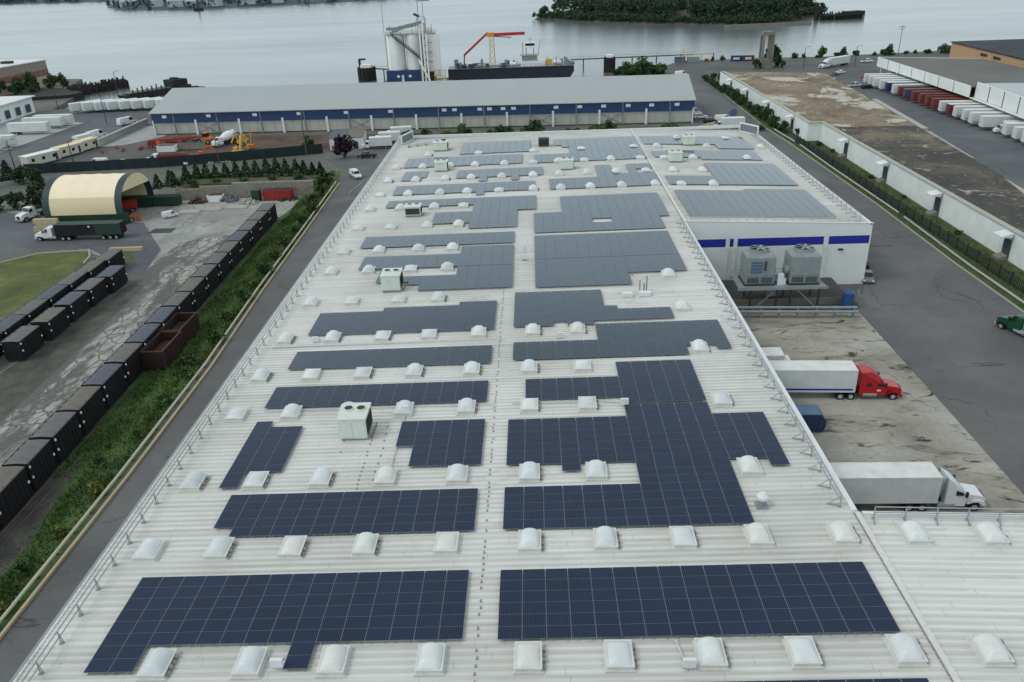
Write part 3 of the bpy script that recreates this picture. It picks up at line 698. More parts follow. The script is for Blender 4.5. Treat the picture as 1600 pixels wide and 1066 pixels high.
# ---------------------------------------------------------------- solar arrays
PW,PD,PX,PY=1.554,1.047,1.58,1.057
def module_geo(mb,x,y,z):
    """one framed module, lower left corner x,y"""
    t=.020; h=.045
    mb.box(x,x+PW,y,y+PD,z,z+h-.004,1)
    mb.quad((x+t,y+t*.4,z+h),(x+PW-t,y+t*.4,z+h),(x+PW-t,y+PD-t*.6,z+h),(x+t,y+PD-t*.6,z+h),0)
mm=MB(); module_geo(mm,-PW/2,-PD/2,0); MOD=mm.mesh('solar_module',['solar_glass','frame_grey']); 
mm=MB(); module_geo(mm,-PW/2,-PD/2,0); MODT=mm.mesh('solar_module',['solar_glass_teal','frame_grey'])
def solar(label,poly,teal=False,parts=True,zlift=.14,hole=None):
    xs=[p[0] for p in poly]; ys=[p[1] for p in poly]
    x0,x1,y0,y1=min(xs),max(xs),min(ys),max(ys)
    nx=max(1,round((x1-x0)/PX)); ny=max(1,round((y1-y0)/PY)); px=(x1-x0)/nx if parts else PX
    px=PX; py=PY
    cells=[]
    for j in range(ny):
        for i in range(nx):
            cx=x0+(i+.5)*px; cy=y0+(j+.5)*py
            if inpoly(cx,cy,poly) and not (hole and hole[0]<cx<hole[2] and hole[1]<cy<hole[3]): cells.append((i,j,cx,cy))
    e=empty('solar_array',(x0,y0,zr(x0)+.09),0,label,'solar array','solar arrays on the warehouse roof')
    slope=math.atan2(zr(x1)-zr(x0),x1-x0)
    e.rotation_euler.y=-slope
    me=MODT if teal else MOD
    cells.sort(key=lambda c:c[3])
    occ={(c[0],c[1]) for c in cells}
    rest=MB(); npart=0
    for i,j,cx,cy in cells:
        if parts and npart<100:
            o=link('solar_module',me,e); o.location=(cx-x0,cy-y0,zlift); npart+=1
        else: module_geo(rest,cx-x0-PW/2,cy-y0-PD/2,zlift)
    if rest.v:
        o=rest.build('solar_modules' if not parts else 'further_modules',['solar_glass_teal' if (teal or not parts) else 'solar_glass','frame_grey'],e)
        if parts: o['kind']='stuff'
        else: o.name='module_rows'; o['kind']='stuff'
    # mounting rails under the modules and end clamps
    rl=MB()
    for i in range(nx):
        for off in (.33,PX-.33):
            run=[j for j in range(ny) if (i,j) in occ]
            if not run: continue
            k=0
            while k<len(run):
                s=run[k]
                while k+1<len(run) and run[k+1]==run[k]+1: k+=1
                xx=i*px+off
                rl.box(xx-.025,xx+.025,s*py-.07,(run[k]+1)*py+.05,.03,zlift-.003); k+=1
    rl.build('mounting_rails','galv',e)
    return e
ARR=[
('blue module strip cut by the bottom edge, before the nearest skylight row',[(0.05,-3.85),(25.33,-3.85),(25.33,-6.0),(.05,-6.0)],0,1),
('widest dark blue array nearest the camera on the right, a full rectangle of sixteen columns',[(0.02,-.33),(0.02,6.05),(25.33,6.05),(25.33,-.33)],0,1),
('nearest dark blue array on the left, with a two column tail at its left end',[(-25.9,-2.35),(-25.9,6.05),(-2.15,6.05),(-2.15,-.27),(-11.6,-.27),(-11.6,-2.35),(-13.2,-2.35),(-13.2,-.27),(-22.7,-.27),(-22.7,-2.35)],0,1),
('blue stepped array right of the walkway, just left of the round roof vent',[(0.05,10.45),(0.05,15.75),(11.1,15.75),(11.1,18.9),(19.0,18.9),(19.0,10.45)],0,1),
('wide blue cross shaped array with a hanging tab and a long right arm',[(0.1,17.9),(0.1,26.4),(11.15,26.4),(11.15,28.5),(19.06,28.5),(19.06,26.4),(23.8,26.4),(23.8,17.8),(22.2,17.8),(22.2,19),(6.4,19.0),(6.4,17.9),(4.84,17.9),(4.84,19.0),(.1,19)],0,1),
('blue L shaped array right of the walkway, directly above the wide cross shaped one',[(1.7,29.8),(1.7,34.05),(11.2,34.05),(11.2,37.2),(19.08,37.2),(19.08,28.75),(11.2,28.75),(11.2,29.8)],0,1),
('blue thirteen column array in front of the big air handler, second from the camera',[(-21.05,10.4),(-21.05,11.4),(-22.65,11.4),(-22.65,15.7),(-2.15,15.7),(-2.15,10.4)],0,1),
('small narrow three column blue array left of the big grey air handler',[(-24.1,16.7),(-24.1,27.3),(-22.5,27.3),(-22.5,26.2),(-19.36,26.2),(-19.36,18.75),(-22.5,18.75),(-22.5,16.7)],0,1),
('small five column blue array between the big air handler and the walkway',[(-8.35,19.1),(-8.35,22.2),(-9.95,22.2),(-9.95,26.5),(-2.05,26.5),(-2.05,19.1)],0,1),
('low fourteen column array left of the walkway, just behind the big air handler',[(-24.2,29.8),(-24.2,34.05),(-2.05,34.05),(-2.05,29.8)],0,1),
('low teal fourteen column array left of the walkway, second behind the big air handler',[(-24.15,38.0),(-24.15,42.2),(-2.0,42.2),(-2.0,38.0)],1,1),
('fourteen column array left of the walkway whose back edge climbs in two steps',[(-24.1,46.6),(-24.1,53.0),(-16.1,53.0),(-16.1,54.0),(-6.7,54.0),(-6.7,55.1),(-2.0,55.1),(-2.0,46.6)],0,1),
('stepped array with a notch in its front edge, left of the vent pipes',[(0.25,46.9),(0.25,57.5),(11.3,57.5),(11.3,52.4),(12.9,52.4),(12.9,51.3),(19.2,51.3),(19.2,47.9),(9.7,47.9),(9.7,46.9),(6.5,46.9),(6.5,47.95),(4.95,47.95),(4.95,46.9)],1,1),
('wide teal array with a raised right arm, in front of the notched one',[(0.3,38.5),(0.3,42.8),(9.75,42.8),(9.75,47.0),(19.2,47.0),(23.95,47.0),(23.95,39.5),(22.4,39.5),(22.4,40.6),(19.2,40.6),(19.2,38.5)],1,1),
('long low grey blue array, farther of the two long ones behind the small air handler',[(-23.9,77.6),(-23.9,83.0),(-.25,83.0),(-.25,77.6)],0,0),
('grey blue array directly behind the small air handler, low at left, deep at right',[(-22.3,68.6),(-22.3,73.8),(-8.1,73.8),(-8.1,76.3),(-.25,76.3),(-.25,68.1)],0,0),
('one column array piece left of the small air handler',[(-18.9,62.7),(-18.9,68),(-17.3,68),(-17.3,62.7)],0,0),
('grey blue array right of the small air handler with a stepped left end',[(-12.8,59.5),(-12.8,61.6),(-14.4,61.6),(-14.4,62.7),(-15.9,62.7),(-15.9,64.9),(-8.1,64.9),(-8.1,67.9),(-.2,67.9),(-.2,59.5)],0,0),
('long grey blue array behind the dark fronted air handler, deep at right',[(-23.5,99.2),(-23.5,103.4),(3.1,103.0),(3.1,94.9),(-8.0,94.9),(-8.0,99.2)],0,0),
('short grey blue array left of the walkway right of the dark fronted air handler',[(-14.1,88.4),(-14.1,94.6),(-.1,94.6),(-.1,85.4),(-8.0,85.4),(-8.0,88.4)],0,0),
('thin long grey array on the left half, second behind the dark fronted air handler',[(-23.6,107.6),(-23.6,113.8),(3.1,113.8),(3.1,107.6),(-6.1,107.6),(-6.1,105.4),(-7.7,105.4),(-7.7,107.6)],0,0),
('small grey array piece left of the far pale air handler',[(-23.5,117.8),(-23.5,125.2),(-18.7,125.2),(-18.7,120),(-20.3,120),(-20.3,117.8)],0,0),
('grey array with two tabs right of the far pale air handler',[(-12.5,117.9),(-12.5,124.4),(4.8,124.4),(4.8,117.9),(0,117.9),(0,115.2),(-1.6,115.2),(-1.6,117.9),(-6,117.9),(-6,115.2),(-7.7,115.2),(-7.7,117.9)],0,0),
('long grey array second from the far roof edge, left half of the roof',[(-24.6,128.9),(-24.6,137.8),(.8,137.8),(.8,128.9)],0,0),
('grey array nearest the far roof edge, left of the black box unit',[(-13.4,139.8),(-13.4,151.2),(2.3,151.2),(2.3,139.8)],0,0),
('large grey blue array right of the walkway with a small gap inside it',[(2.9,81.8),(2.9,92.3),(7.5,92.3),(7.5,102.4),(24.9,102.4),(24.9,88.2),(23.4,88.2),(23.4,81.8),(2.9,81.8)],0,0),
('rectangular grey blue array right of the walkway, in front of the gapped one',[(2.9,69.7),(2.9,79.9),(23.2,79.9),(23.2,69.7)],0,0),
('grey blue array just behind the vent pipes, cut away at front right',[(2.9,59.0),(2.9,69.5),(23.2,69.5),(23.2,63.3),(15.5,63.3),(15.5,59.0)],0,0),
('grey array left of the ridge cap with a skylight notch in its upper half',[(6,107.2),(6,114.4),(15.4,114.4),(15.4,124.2),(18.0,124.2),(18,116.8),(22.5,116.8),(22.5,124.2),(26.4,124.2),(26.4,120.2),(24.0,120.2),(24,116.8),(26.4,116.8),(26.4,107.2)],0,0),
('large grey array left of the ridge cap nearest the far roof edge',[(3.2,128.6),(3.2,136.2),(10.9,136.2),(10.9,142),(7.2,145.5),(7.2,151),(26.3,151),(26.3,128.6)],0,0),
('largest annex array right of the ridge cap, nearest the blue striped wall',[(28.3,87.6),(28.3,103.5),(40.7,103.5),(40.7,104.6),(52.1,104.6),(52.1,87.6)],0,0),
('second annex array right of the ridge cap, wide with a low left arm',[(28.2,107.6),(28.2,113.8),(37.4,113.8),(37.4,124.6),(52.4,124.6),(52.4,107.6)],0,0),
('third annex array right of the ridge cap, beyond the pale air handler',[(28.6,130.2),(28.6,135.2),(51.4,137.2),(51.4,127.6),(44.8,127.6),(37.7,127.6),(37.4,130.2)],0,0),
('farthest annex array right of the ridge cap beside the far roof edge',[(28,141.9),(28,151),(52.3,151),(52.3,138.3),(44.1,138.3),(44.0,142.2),(36,142.2),(34,143)],0,0),
]
for lb,poly,teal,parts in ARR: solar(lb,poly,bool(teal),bool(parts),hole=(12.2,86.3,15.6,87.9) if 'small gap' in lb else None)
# ---------------------------------------------------------------- roof equipment
def air_handler(w,d,h,dark=False):
    e=empty('air_handler'); tag(e,'x','air handler')
    b=MB(); b.box(-w/2,w/2,-d/2,d/2,.28,h); b.box(-w/2-.06,w/2+.06,-d/2-.06,d/2+.06,h-.10,h+.02)
    for k in range(1,4): b.box(-w/2-.012,w/2+.012,-d/2+d*k/4-.03,-d/2+d*k/4+.03,.3,h-.1)
    b.build('body','hvac',e)
    MB().box(-w/2+.1,w/2-.1,-d/2+.1,d/2-.1,0,.28).build('roof_curb','galv',e)
    for k in (-1,1):
        f=MB(); f.cyl(k*w*.23,d*.12,h+.02,h+.16,.42*min(w,d)/2.4,14); o=f.build('fan_ring','hvac',e)
        g=MB(); g.cyl(k*w*.23,d*.12,h+.17,h+.175,.36*min(w,d)/2.4,14)
        g.build('fan','fan_dark',o)
    gr=MB(); gr.box(w/2,w/2+.05,-d/2+.25,d/2-.25,.5,h-.35)
    for k in range(7): gr.box(w/2+.05,w/2+.09,-d/2+.3+k*(d-.6)/7,-d/2+.3+k*(d-.6)/7+.05,.5,h-.35)
    gr.build('side_grille','hvac_dark',e)
    if dark:
        MB().box(-w/2+.14,w/2-.14,-d/2-.05,-d/2-.001,.45,h-.3).build('front_opening','hvac_dark',e)
    else:
        dd=MB(); dd.box(-w/2+.12,-.06,-d/2-.03,-d/2-.001,.4,h-.3); dd.box(.06,w/2-.12,-d/2-.03,-d/2-.001,.4,h-.3); dd.build('front_panel','hvac',e)
    pp=MB(); pp.tube((w/2+.35,-d/2+.3,.15),(w/2+.35,d/2,.15),.06,6); pp.tube((w/2+.35,-d/2+.5,.15),(w/2+.02,-d/2+.5,.6),.05,6); pp.build('pipe','copper_pipe',e)
    return e
AH=Proto(air_handler(2.5,2.9,2.35)); AD=Proto(air_handler(2.7,2.2,1.8,True)); AS=Proto(air_handler(2.6,2.4,2.0))
GA='air handlers on the warehouse roof'
def onroof(x,y): return (x,y,zr(x)+.05)
AH.put(onroof(-14.0,25.1),0,'large pale green air handler with two fans, nearest the camera',GA)
AH.put(onroof(-16.2,61.0),0,'pale air handler beside the stepped grey array, at the left of the roof middle',GA)
AD.put(onroof(-17.8,94.6),0,'low air handler with an open dark front, left half of the roof',GA)
AS.put(onroof(-18.2,145.5),0,'pale air handler near the far left roof corner',GA,(1.25,1,1))
AS.put(onroof(-16.1,126),0,'pale green air handler standing between two small far grey arrays on the left',GA)
AS.put(onroof(9.8,123.0),0,'pale green air handler just left of the notched far array',GA)
AS.put(onroof(38.0,142.9),0,'pale air handler on the annex, nearest the far roof edge',GA)
AS.put(onroof(32.3,126.6),0,'pale green air handler on the annex, just right of the ridge cap',GA)
e=empty('exhaust_unit',onroof(5.5,145),0,'black box exhaust unit on the roof right of the far left arrays','exhaust unit')
MB().box(-1.2,1.2,-.9,.9,.25,1.9).build('housing','hvac_dark',e); MB().box(-1.0,1.0,-.7,.7,0,.25).build('roof_curb','galv',e)
v=MB()
for k in range(5): v.box(-1.1,1.1,-.94,-.9,.4+k*.28,.52+k*.28)
v.build('louvre','fan_dark',e)
e=empty('exhaust_fan',onroof(-18.1,151.5),0,'dark hooded exhaust fan behind the far left air handler','exhaust fan')
MB().box(-.7,.7,-.7,.7,0,.5).build('roof_curb','white_paint',e); MB().cyl(0,0,.5,1.3,.8,12,0,.55).build('hood','hvac_dark',e)
e=empty('roof_vent',onroof(20.1,12.7),0,'round white turbine vent on the roof right of the stepped array','roof vent')
MB().box(-.45,.45,-.45,.45,0,.12).build('flashing','galv',e); MB().cyl(0,0,.12,.7,.3,14).build('neck','galv',e)
h=MB(); h.cyl(0,0,.7,.95,.42,14,0,.46); h.cyl(0,0,.95,1.25,.46,14,0,.22); h.build('cap','white_paint',e)
e=empty('vent_cluster',onroof(16.2,56.6),0,'cluster of slim metal vent pipes with two low white boxes right of the notched array','vent pipes')
for i,(x,y,hh) in enumerate(((0,0,1.5),(.55,.1,1.1),(.9,.3,1.9),(-.25,6.0,1.3))):
    q=MB(); q.cyl(x,y,0,hh,.09,8); q.cyl(x,y,hh,hh+.15,.15,8,0,.05); q.build('vent_pipe','galv',e)
for x,y,sx in ((-1.7,-1.2,1.3),(.5,-1.1,1.5)):
    MB().box(x-sx/2,x+sx/2,y-.4,y+.4,0,.5).build('box','white_paint',e)
GB='electrical boxes on the warehouse roof'
def ebox(x,y,label,tall=.9):
    e=empty('electrical_box',onroof(x,y),0,label,'electrical box',GB)
    b=MB(); b.box(-.38,.38,-.12,.12,tall-.6,tall); b.build('cabinet','white_paint',e)
    l=MB(); l.bar((-.3,.1,0),(-.3,.1,tall-.05),.05); l.bar((.3,.1,0),(.3,.1,tall-.05),.05); l.bar((-.3,.7,0),(-.3,.1,tall-.1),.04); l.bar((.3,.7,0),(.3,.1,tall-.1),.04); l.build('stand','galv',e)
    MB().tube((-.1,-.05,tall-.6),(-.1,-.05,.1),.05,6).tube((.1,-.05,tall-.6),(.1,-.05,.1),.05,6).build('conduit_drop','rail_white',e)
ebox(-13.6,-2.2,'white electrical box on legs beside the skylight, front left, by the small module tail')
ebox(11.7,-2.8,'white electrical box on legs in front of the widest array, bottom of the view')
ebox(-9.9,28.2,'white electrical box on legs just right of the big air handler')
ebox(11.2,28.3,'white electrical box left of the L shaped array corner')
ebox(1.4,69.9,'white electrical box on the walkway at the left edge of the rectangular grey blue array')
ebox(5.6,43.9,'white electrical box behind the teal array, right of the walkway',.7)
ebox(-22.8,45.0,'white electrical box near the left guard rail, amid the skylights',.7)
def conduit(label,pts):
    mb=MB(); z=lambda p:(p[0],p[1],zr(p[0])+.16)
    for a,b in zip(pts,pts[1:]): mb.tube(z(a),z(b),.055,6)
    for a,b in zip(pts,pts[1:]):
        n=max(1,int(math.dist(a,b)/2.5))
        for k in range(n+1):
            x=a[0]+(b[0]-a[0])*k/n; y=a[1]+(b[1]-a[1])*k/n; mb.box(x-.12,x+.12,y-.08,y+.08,zr(x)+.05,zr(x)+.12)
    o=mb.build('conduit','rail_white'); tag(o,label,'conduit','conduits on the warehouse roof')
conduit('pale conduit along the front of the low fourteen column array behind the big air handler',[(-24,29.4),(-1.2,29.4)])
conduit('pale conduit from the electrical box past the right side of the big air handler',[(-9.9,28),(-9.9,17.9),(-11,17.0)])
conduit('pale conduit along the skylights in front of the array with the stepped back edge',[(-27.5,43.8),(-1,44.0)])
conduit('pale conduit from the front skylight row to the widest array beside the bottom electrical box',[(11.3,-.6),(11.6,-2.7)])
conduit('pale conduit along the front of the L shaped array',[(0.5,29.4),(8.5,29.4),(10.9,29.0)])
conduit('pale conduit crossing from the left guard rail to the long low grey blue array',[(-27.8,76.9),(-10,77.0)])
conduit('pale conduit on the walkway beside the two grey blue blocks',[(1.4,76),(1.4,70),(2.7,69.6)])
conduit('pale conduit from the dock guard rail to the arrays right of the ridge',[(24.8,48.5),(25.4,44.6)])
e=empty('roof_pipes',onroof(-24.5,152),.12,'pale pipe run beside the far left roof corner','pipes')
q=MB(); q.tube((-2,-1,.5),(6,1.2,.5),.12,6); q.tube((-2,-1.8,.5),(6,.4,.5),.1,6); q.build('pipe','rail_white',e)
q=MB()
for k in range(5): q.box(-2+k*2-.1,-1.8+k*2,-2+k*.55,-.6+k*.55,0,.5)
q.build('support','galv',e)

# ---------------------------------------------------------------- vehicles
def wheel_mesh(r,wd):
    t=MB(); t.tube((0,-wd/2,0),(0,wd/2,0),r,16); return t.mesh('tyre','tyre')
def rim_mesh(r,wd):
    t=MB(); t.tube((0,-wd/2-.015,0),(0,wd/2+.015,0),r*.56,10); return t.mesh('rim','rim')
WM={}
def wheel(e,x,y,r=.5,wd=.3):
    k=(r,wd)
    if k not in WM: WM[k]=(wheel_mesh(r,wd),rim_mesh(r,wd))
    o=link('wheel',WM[k][0],e,(x,y,r)); link('rim',WM[k][1],o)
def tractor(paint,sleeper=True,stacks=True,fairing=True):
    """cab over +x; origin on the ground under the front axle"""
    e=empty('semi_truck'); tag(e,'x','truck')
    w=1.2
    c=MB(); c.box(-6.6,.9,-.45,.45,.55,.95); c.box(-6.9,-2.5,-.6,.6,.95,1.05); c.build('chassis','chassis',e)
    hd=MB(); hd.xprof([(.95,.55),(.98,1.35),(.75,1.62),(-1.0,1.95),(-1.0,.75),(-.75,.75),(-.6,1.0),(-.2,1.15),(.3,1.1),(.55,.75),(.6,.55)],-.95,.95); hd.build('hood','%s'%paint,e)
    fd=MB()
    for s in (-1,1):
        fd.xprof([(.85,.7),(.8,1.15),(.3,1.32),(-.4,1.28),(-.75,.95),(-.6,.95),(-.3,1.1),(.2,1.12),(.55,.9),(.6,.7)],min(s*.9,s*1.2),max(s*.9,s*1.2))
    fd.build('fender',paint,e)
    back=-4.1 if sleeper else -2.9; top=3.75 if fairing else 2.75
    cb=MB()
    prof=[(-1.0,.7),(-1.0,1.95),(-1.55,2.75),(-2.3,top-.35 if fairing else 2.85),(-2.9,top) if fairing else (-2.5,2.85),(back,top),(back,.7)]
    n=len(prof); taper=[.0,.02,.16,.26,.28,.14,0]
    vs=[(x,-w+t,z) for (x,z),t in zip(prof,taper)]+[(x,w-t,z) for (x,z),t in zip(prof,taper)]
    fs=[tuple(range(n))[::-1],tuple(range(n,2*n))]+[(i,(i+1)%n,(i+1)%n+n,i+n) for i in range(n)]
    cb.add(vs,fs); cb.build('cab',paint,e)
    ws=MB(); ws.quad((-1.02,-1.02,2.02),(-1.02,1.02,2.02),(-1.50,.92,2.70),(-1.50,-.92,2.70)); ws.T=Matrix.Translation((.035,0,.02)); 
    g=MB(); g.quad((-.985,-1.02,2.02),(-.985,1.02,2.02),(-1.49,.92,2.72),(-1.49,-.92,2.72)); g.build('windshield','glass',e)
    for s in (-1,1):
        g=MB(); y=s*1.207; y2=s*1.10
        q=[(-1.25,y,1.95),(-2.05,y,1.95),(-2.05,y2,2.62),(-1.62,y2,2.62)]
        q=q if s<0 else q[::-1]
        g.quad(*q); g.build('side_window','glass',e)
        if sleeper:
            g=MB(); q=[(-2.75,s*1.206,1.9),(-3.25,s*1.206,1.9),(-3.25,s*1.206,2.3),(-2.75,s*1.206,2.3)]; q=q if s<0 else q[::-1]
            g.quad(*q); g.build('sleeper_window','glass',e)
        g=MB(); g.box(-1.25,-1.05,min(s*1.3,s*1.5),max(s*1.3,s*1.5),1.9,2.5); g.bar((-1.15,s*1.15,2.1),(-1.15,s*1.35,2.1),.05); g.build('mirror','chassis',e)
        MB().tube((-3.6,s*.95,.75),(-2.0,s*.95,.75),.33,12).build('fuel_tank','galv',e)
        MB().box(.9,1.0,min(s*.6,s*.92),max(s*.6,s*.92),.95,1.2).build('headlight','hook_white',e)
        if stacks: MB().tube((back-.2,s*.85,1.0),(back-.2,s*.85,top+.1),.09,8).build('exhaust_stack','galv',e)
    MB().box(.96,1.02,-.5,.5,.75,1.45).build('grille','chassis',e)
    MB().box(.85,1.12,-1.15,1.15,.42,.75).build('bumper','rim' if paint!='red_paint' else paint,e)
    for s in (-1,1):
        wheel(e,0,s*1.0,.5,.3)
        for x in (-5.0,-6.25): wheel(e,x,s*.92,.5,.55)
    MB().tube((-5.6,0,1.05),(-5.6,0,1.18),.5,12).build('fifth_wheel','chassis',e)
    return e
def trailer(length,body,roof,h=4.1,side=None,tandem=True,name='semi_trailer',reefer=False,legs=True):
    """origin on ground under front wall centre, box runs to -x"""
    e=empty(name); tag(e,'x','trailer'); w=1.3; z0=1.12
    b=MB(); b.box(-length,0,-w,w,z0,h-.03)
    for k in range(1,int(length/1.2)): b.box(-k*1.2-.03,-k*1.2+.03,-w-.015,w+.015,z0+.08,h-.1)
    b.build('box',body,e)
    r=MB(); r.box(-length,0,-w,w,h-.028,h); r.box(-length,0,-w-.02,-w+.06,h-.12,h+.02); r.box(-length,0,w-.06,w+.02,h-.12,h+.02); r.build('roof',roof,e)
    d=MB(); d.box(-length-.05,-length-.001,-w+.06,-.02,z0+.1,h-.12); d.box(-length-.05,-length-.001,.02,w-.06,z0+.1,h-.12)
    for y in (-.7,-.4,.4,.7): d.bar((-length-.07,y,z0+.15),(-length-.07,y,h-.2),.04)
    d.build('rear_door',body,e)
    if side:
        s=MB()
        for y in (-w-.02,w+.02): s.box(-length+.3,-.3,min(y,y*.995),max(y,y*.995),z0+.28,z0+.52)
        s.build('side_stripe',side,e)
    c=MB(); c.box(-length+.3,-.4,-.5,.5,.85,z0); c.build('chassis','chassis',e)
    for x in (-length+1.3,-length+2.6):
        for s in (-1,1): wheel(e,x,s*.95,.5,.55)
    if legs:
        l=MB()
        for s in (-1,1): l.bar((-2.6,s*.8,0.02),(-2.6,s*.8,z0),.14); l.box(-2.75,-2.45,min(s*.65,s*.95),max(s*.65,s*.95),0,.04)
        l.build('landing_gear','galv',e)
    if reefer: MB().box(0,.55,-.95,.95,2.1,3.7).build('cooling_unit','hook_white',e)
    m=MB(); m.box(-length+.2,-length+3.6,-w+.03,w-.03,.75,z0-.02)
    return e
def car(paint,kind='sedan'):
    e=empty('parked_car'); tag(e,'x','car')
    P0={'sedan':(4.6,1.45,[(-2.3,.35),(-2.25,.85),(-1.5,.95),(1.0,.92),(2.1,.75),(2.3,.55),(2.25,.3)],[(-1.6,.93),(-1.05,1.42),(.25,1.45),(1.0,.92)]),
        'suv':(4.8,1.75,[(-2.35,.4),(-2.35,1.05),(-1.8,1.08),(1.1,1.05),(2.2,.9),(2.35,.6),(2.3,.35)],[(-2.25,1.07),(-2.05,1.72),(.35,1.75),(1.15,1.05)]),
        'pickup':(5.6,1.8,[(-2.8,.5),(-2.8,1.05),(-.4,1.08),(1.3,1.08),(2.6,.95),(2.8,.65),(2.75,.4)],[(-.55,1.07),(-.45,1.78),(.75,1.8),(1.4,1.08)]),
        'van':(5.6,2.3,[(-2.8,.4),(-2.8,1.3),(-2.6,1.32),(1.7,1.25),(2.5,1.0),(2.8,.7),(2.75,.35)],[(-2.75,1.3),(-2.65,2.25),(1.0,2.3),(1.85,1.22)])}[kind]
    ln,hh,low,up=P0; w=.92 if kind!='van' else 1.0
    b=MB(); n=len(low); 
    def loft(mb,prof,w0,w1,zlo,zhi,m):
        n=len(prof); wv=[w0+(w1-w0)*(z-zlo)/(zhi-zlo) for x,z in prof]
        vs=[(x,-a,z) for (x,z),a in zip(prof,wv)]+[(x,a,z) for (x,z),a in zip(prof,wv)]
        mb.add(vs,[tuple(range(n)),tuple(range(2*n-1,n-1,-1))]+[(i,i+n,(i+1)%n+n,(i+1)%n) for i in range(n)],m)
    loft(b,low,w,w*.96,.3,1.1,0); b.build('body',paint,e)
    r=MB(); loft(r,up,w*.95,w*.74,up[0][1],hh,0); r.build('roof',paint,e)
    # glass set 6 mm proud of the cabin faces
    g=MB(); zl=up[0][1]
    def lerp(a,b,t): return tuple(a[i]+(b[i]-a[i])*t for i in range(len(a)))
    fr=[up[3],up[2]]; A=lerp(fr[0],fr[1],.08);B=lerp(fr[0],fr[1],.92)
    wy=lambda z:w*.95+(w*.74-w*.95)*(z-zl)/(hh-zl)
    ox=.03
    g.quad((A[0]+ox,-wy(A[1])*.92,A[1]),(A[0]+ox,wy(A[1])*.92,A[1]),(B[0]+ox,wy(B[1])*.92,B[1]),(B[0]+ox,-wy(B[1])*.92,B[1])); g.build('windshield','glass',e)
    if kind!='van':
        g=MB(); A=lerp(up[0],up[1],.1);B=lerp(up[0],up[1],.9)
        g.quad((A[0]-ox,wy(A[1])*.9,A[1]),(A[0]-ox,-wy(A[1])*.9,A[1]),(B[0]-ox,-wy(B[1])*.9,B[1]),(B[0]-ox,wy(B[1])*.9,B[1])); g.build('rear_window','glass',e)
    for s in (-1,1):
        g=MB(); x0=up[0][0]+.2 if kind!='van' else .2; 
        pts=[(x0,zl+.06),(up[3][0]-.2,zl+.06),(up[2][0]-.05,hh-.14),(max(up[1][0]+.1,x0),hh-.14)]
        q=[(x,s*(wy(z)+.012),z) for x,z in pts]; q=q if s<0 else q[::-1]
        g.quad(*q); g.build('side_window','glass',e)
        MB().box(ln/2-.1,ln/2+.01,min(s*.5,s*.82),max(s*.5,s*.82),.62,.76).build('headlight','hook_white',e)
    if kind=='pickup': MB().box(-2.7,-.6,-.75,.75,1.06,1.09).build('bed','chassis',e)
    rr=.34 if kind in('sedan',) else .38
    for x in (-ln*.29,ln*.30):
        for s in (-1,1): wheel(e,x,s*(w-.1),rr,.24)
    return e
def box_truck(paint='trailer_white',length=6.5,cabc='white_paint'):
    e=empty('box_truck'); tag(e,'x','truck')
    MB().box(-length,0,-1.2,1.2,.95,3.4).build('box',paint,e); 
    MB().box(-length,0,-1.2,1.2,3.401,3.45).build('roof','trailer_roof',e)
    d=MB(); d.box(-length-.04,-length-.001,-1.1,1.1,1.0,3.3)
    for k in range(5): d.box(-length-.06,-length-.04,-1.1,1.1,1.1+k*.45,1.14+k*.45)
    d.build('rear_door',paint,e)
    c=MB(); c.xprof([(.15,.6),(.15,2.4),(1.0,2.45),(1.55,1.6),(2.3,1.4),(2.4,.6)],-1.0,1.0); c.build('cab',cabc,e)
    g=MB(); g.quad((1.06,-.9,2.38),(1.56,-.9,1.66),(1.56,.9,1.66),(1.06,.9,2.38)); g.build('windshield','glass',e)
    for s in (-1,1):
        g=MB(); q=[(.35,s*1.01,1.6),(1.35,s*1.01,1.6),(.95,s*1.01,2.25),(.35,s*1.01,2.25)]; q=q if s<0 else q[::-1]; g.quad(*q); g.build('side_window','glass',e)
        wheel(e,1.5,s*.9,.42,.28); wheel(e,-length+1.8,s*.9,.42,.45)
    MB().box(-length+.2,1.8,-.45,.45,.5,.9).build('chassis','chassis',e)
    return e

# right docks: red truck and trailer, white truck and trailer, white box truck, compactors
e=tractor('red_paint',True,False,True); e.location=(46.2,48.4,0); e.rotation_euler.z=math.radians(-3); e['label']='red semi truck with tall roof fairing parked in the concrete dock yard'
MB().quad((-1.6,-1.212,1.3),(-2.05,-1.212,1.3),(-2.05,-1.212,1.5),(-1.6,-1.212,1.5)).build('door_emblem','hook_white',e)
e=trailer(16.0,'trailer_white','trailer_roof',4.15,'blue_stripe',legs=False); e.location=(41.6,48.7,0); e.rotation_euler.z=math.radians(-3); e['label']='long white trailer with thin blue stripe hitched to the red truck'
tm=MB(); rr=random.Random(3)
e=tractor('white_paint',False,True,True); e.location=(45.2,26.9,0); e.rotation_euler.z=math.radians(-1); e['label']='white semi truck with roof fairing and exhaust stacks near the end of the dock yard'
e=trailer(16.2,'trailer_white','trailer_roof',4.15,None,legs=False); e.location=(41.5,27.0,0); e.rotation_euler.z=math.radians(-1); e['label']='long plain white trailer hitched to the white truck with exhaust stacks'
e=box_truck(length=8.5); e.location=(34.5,54.3,0); e.rotation_euler.z=math.radians(-2); e['label']='low white box truck backed up to the dock behind the red truck trailer'
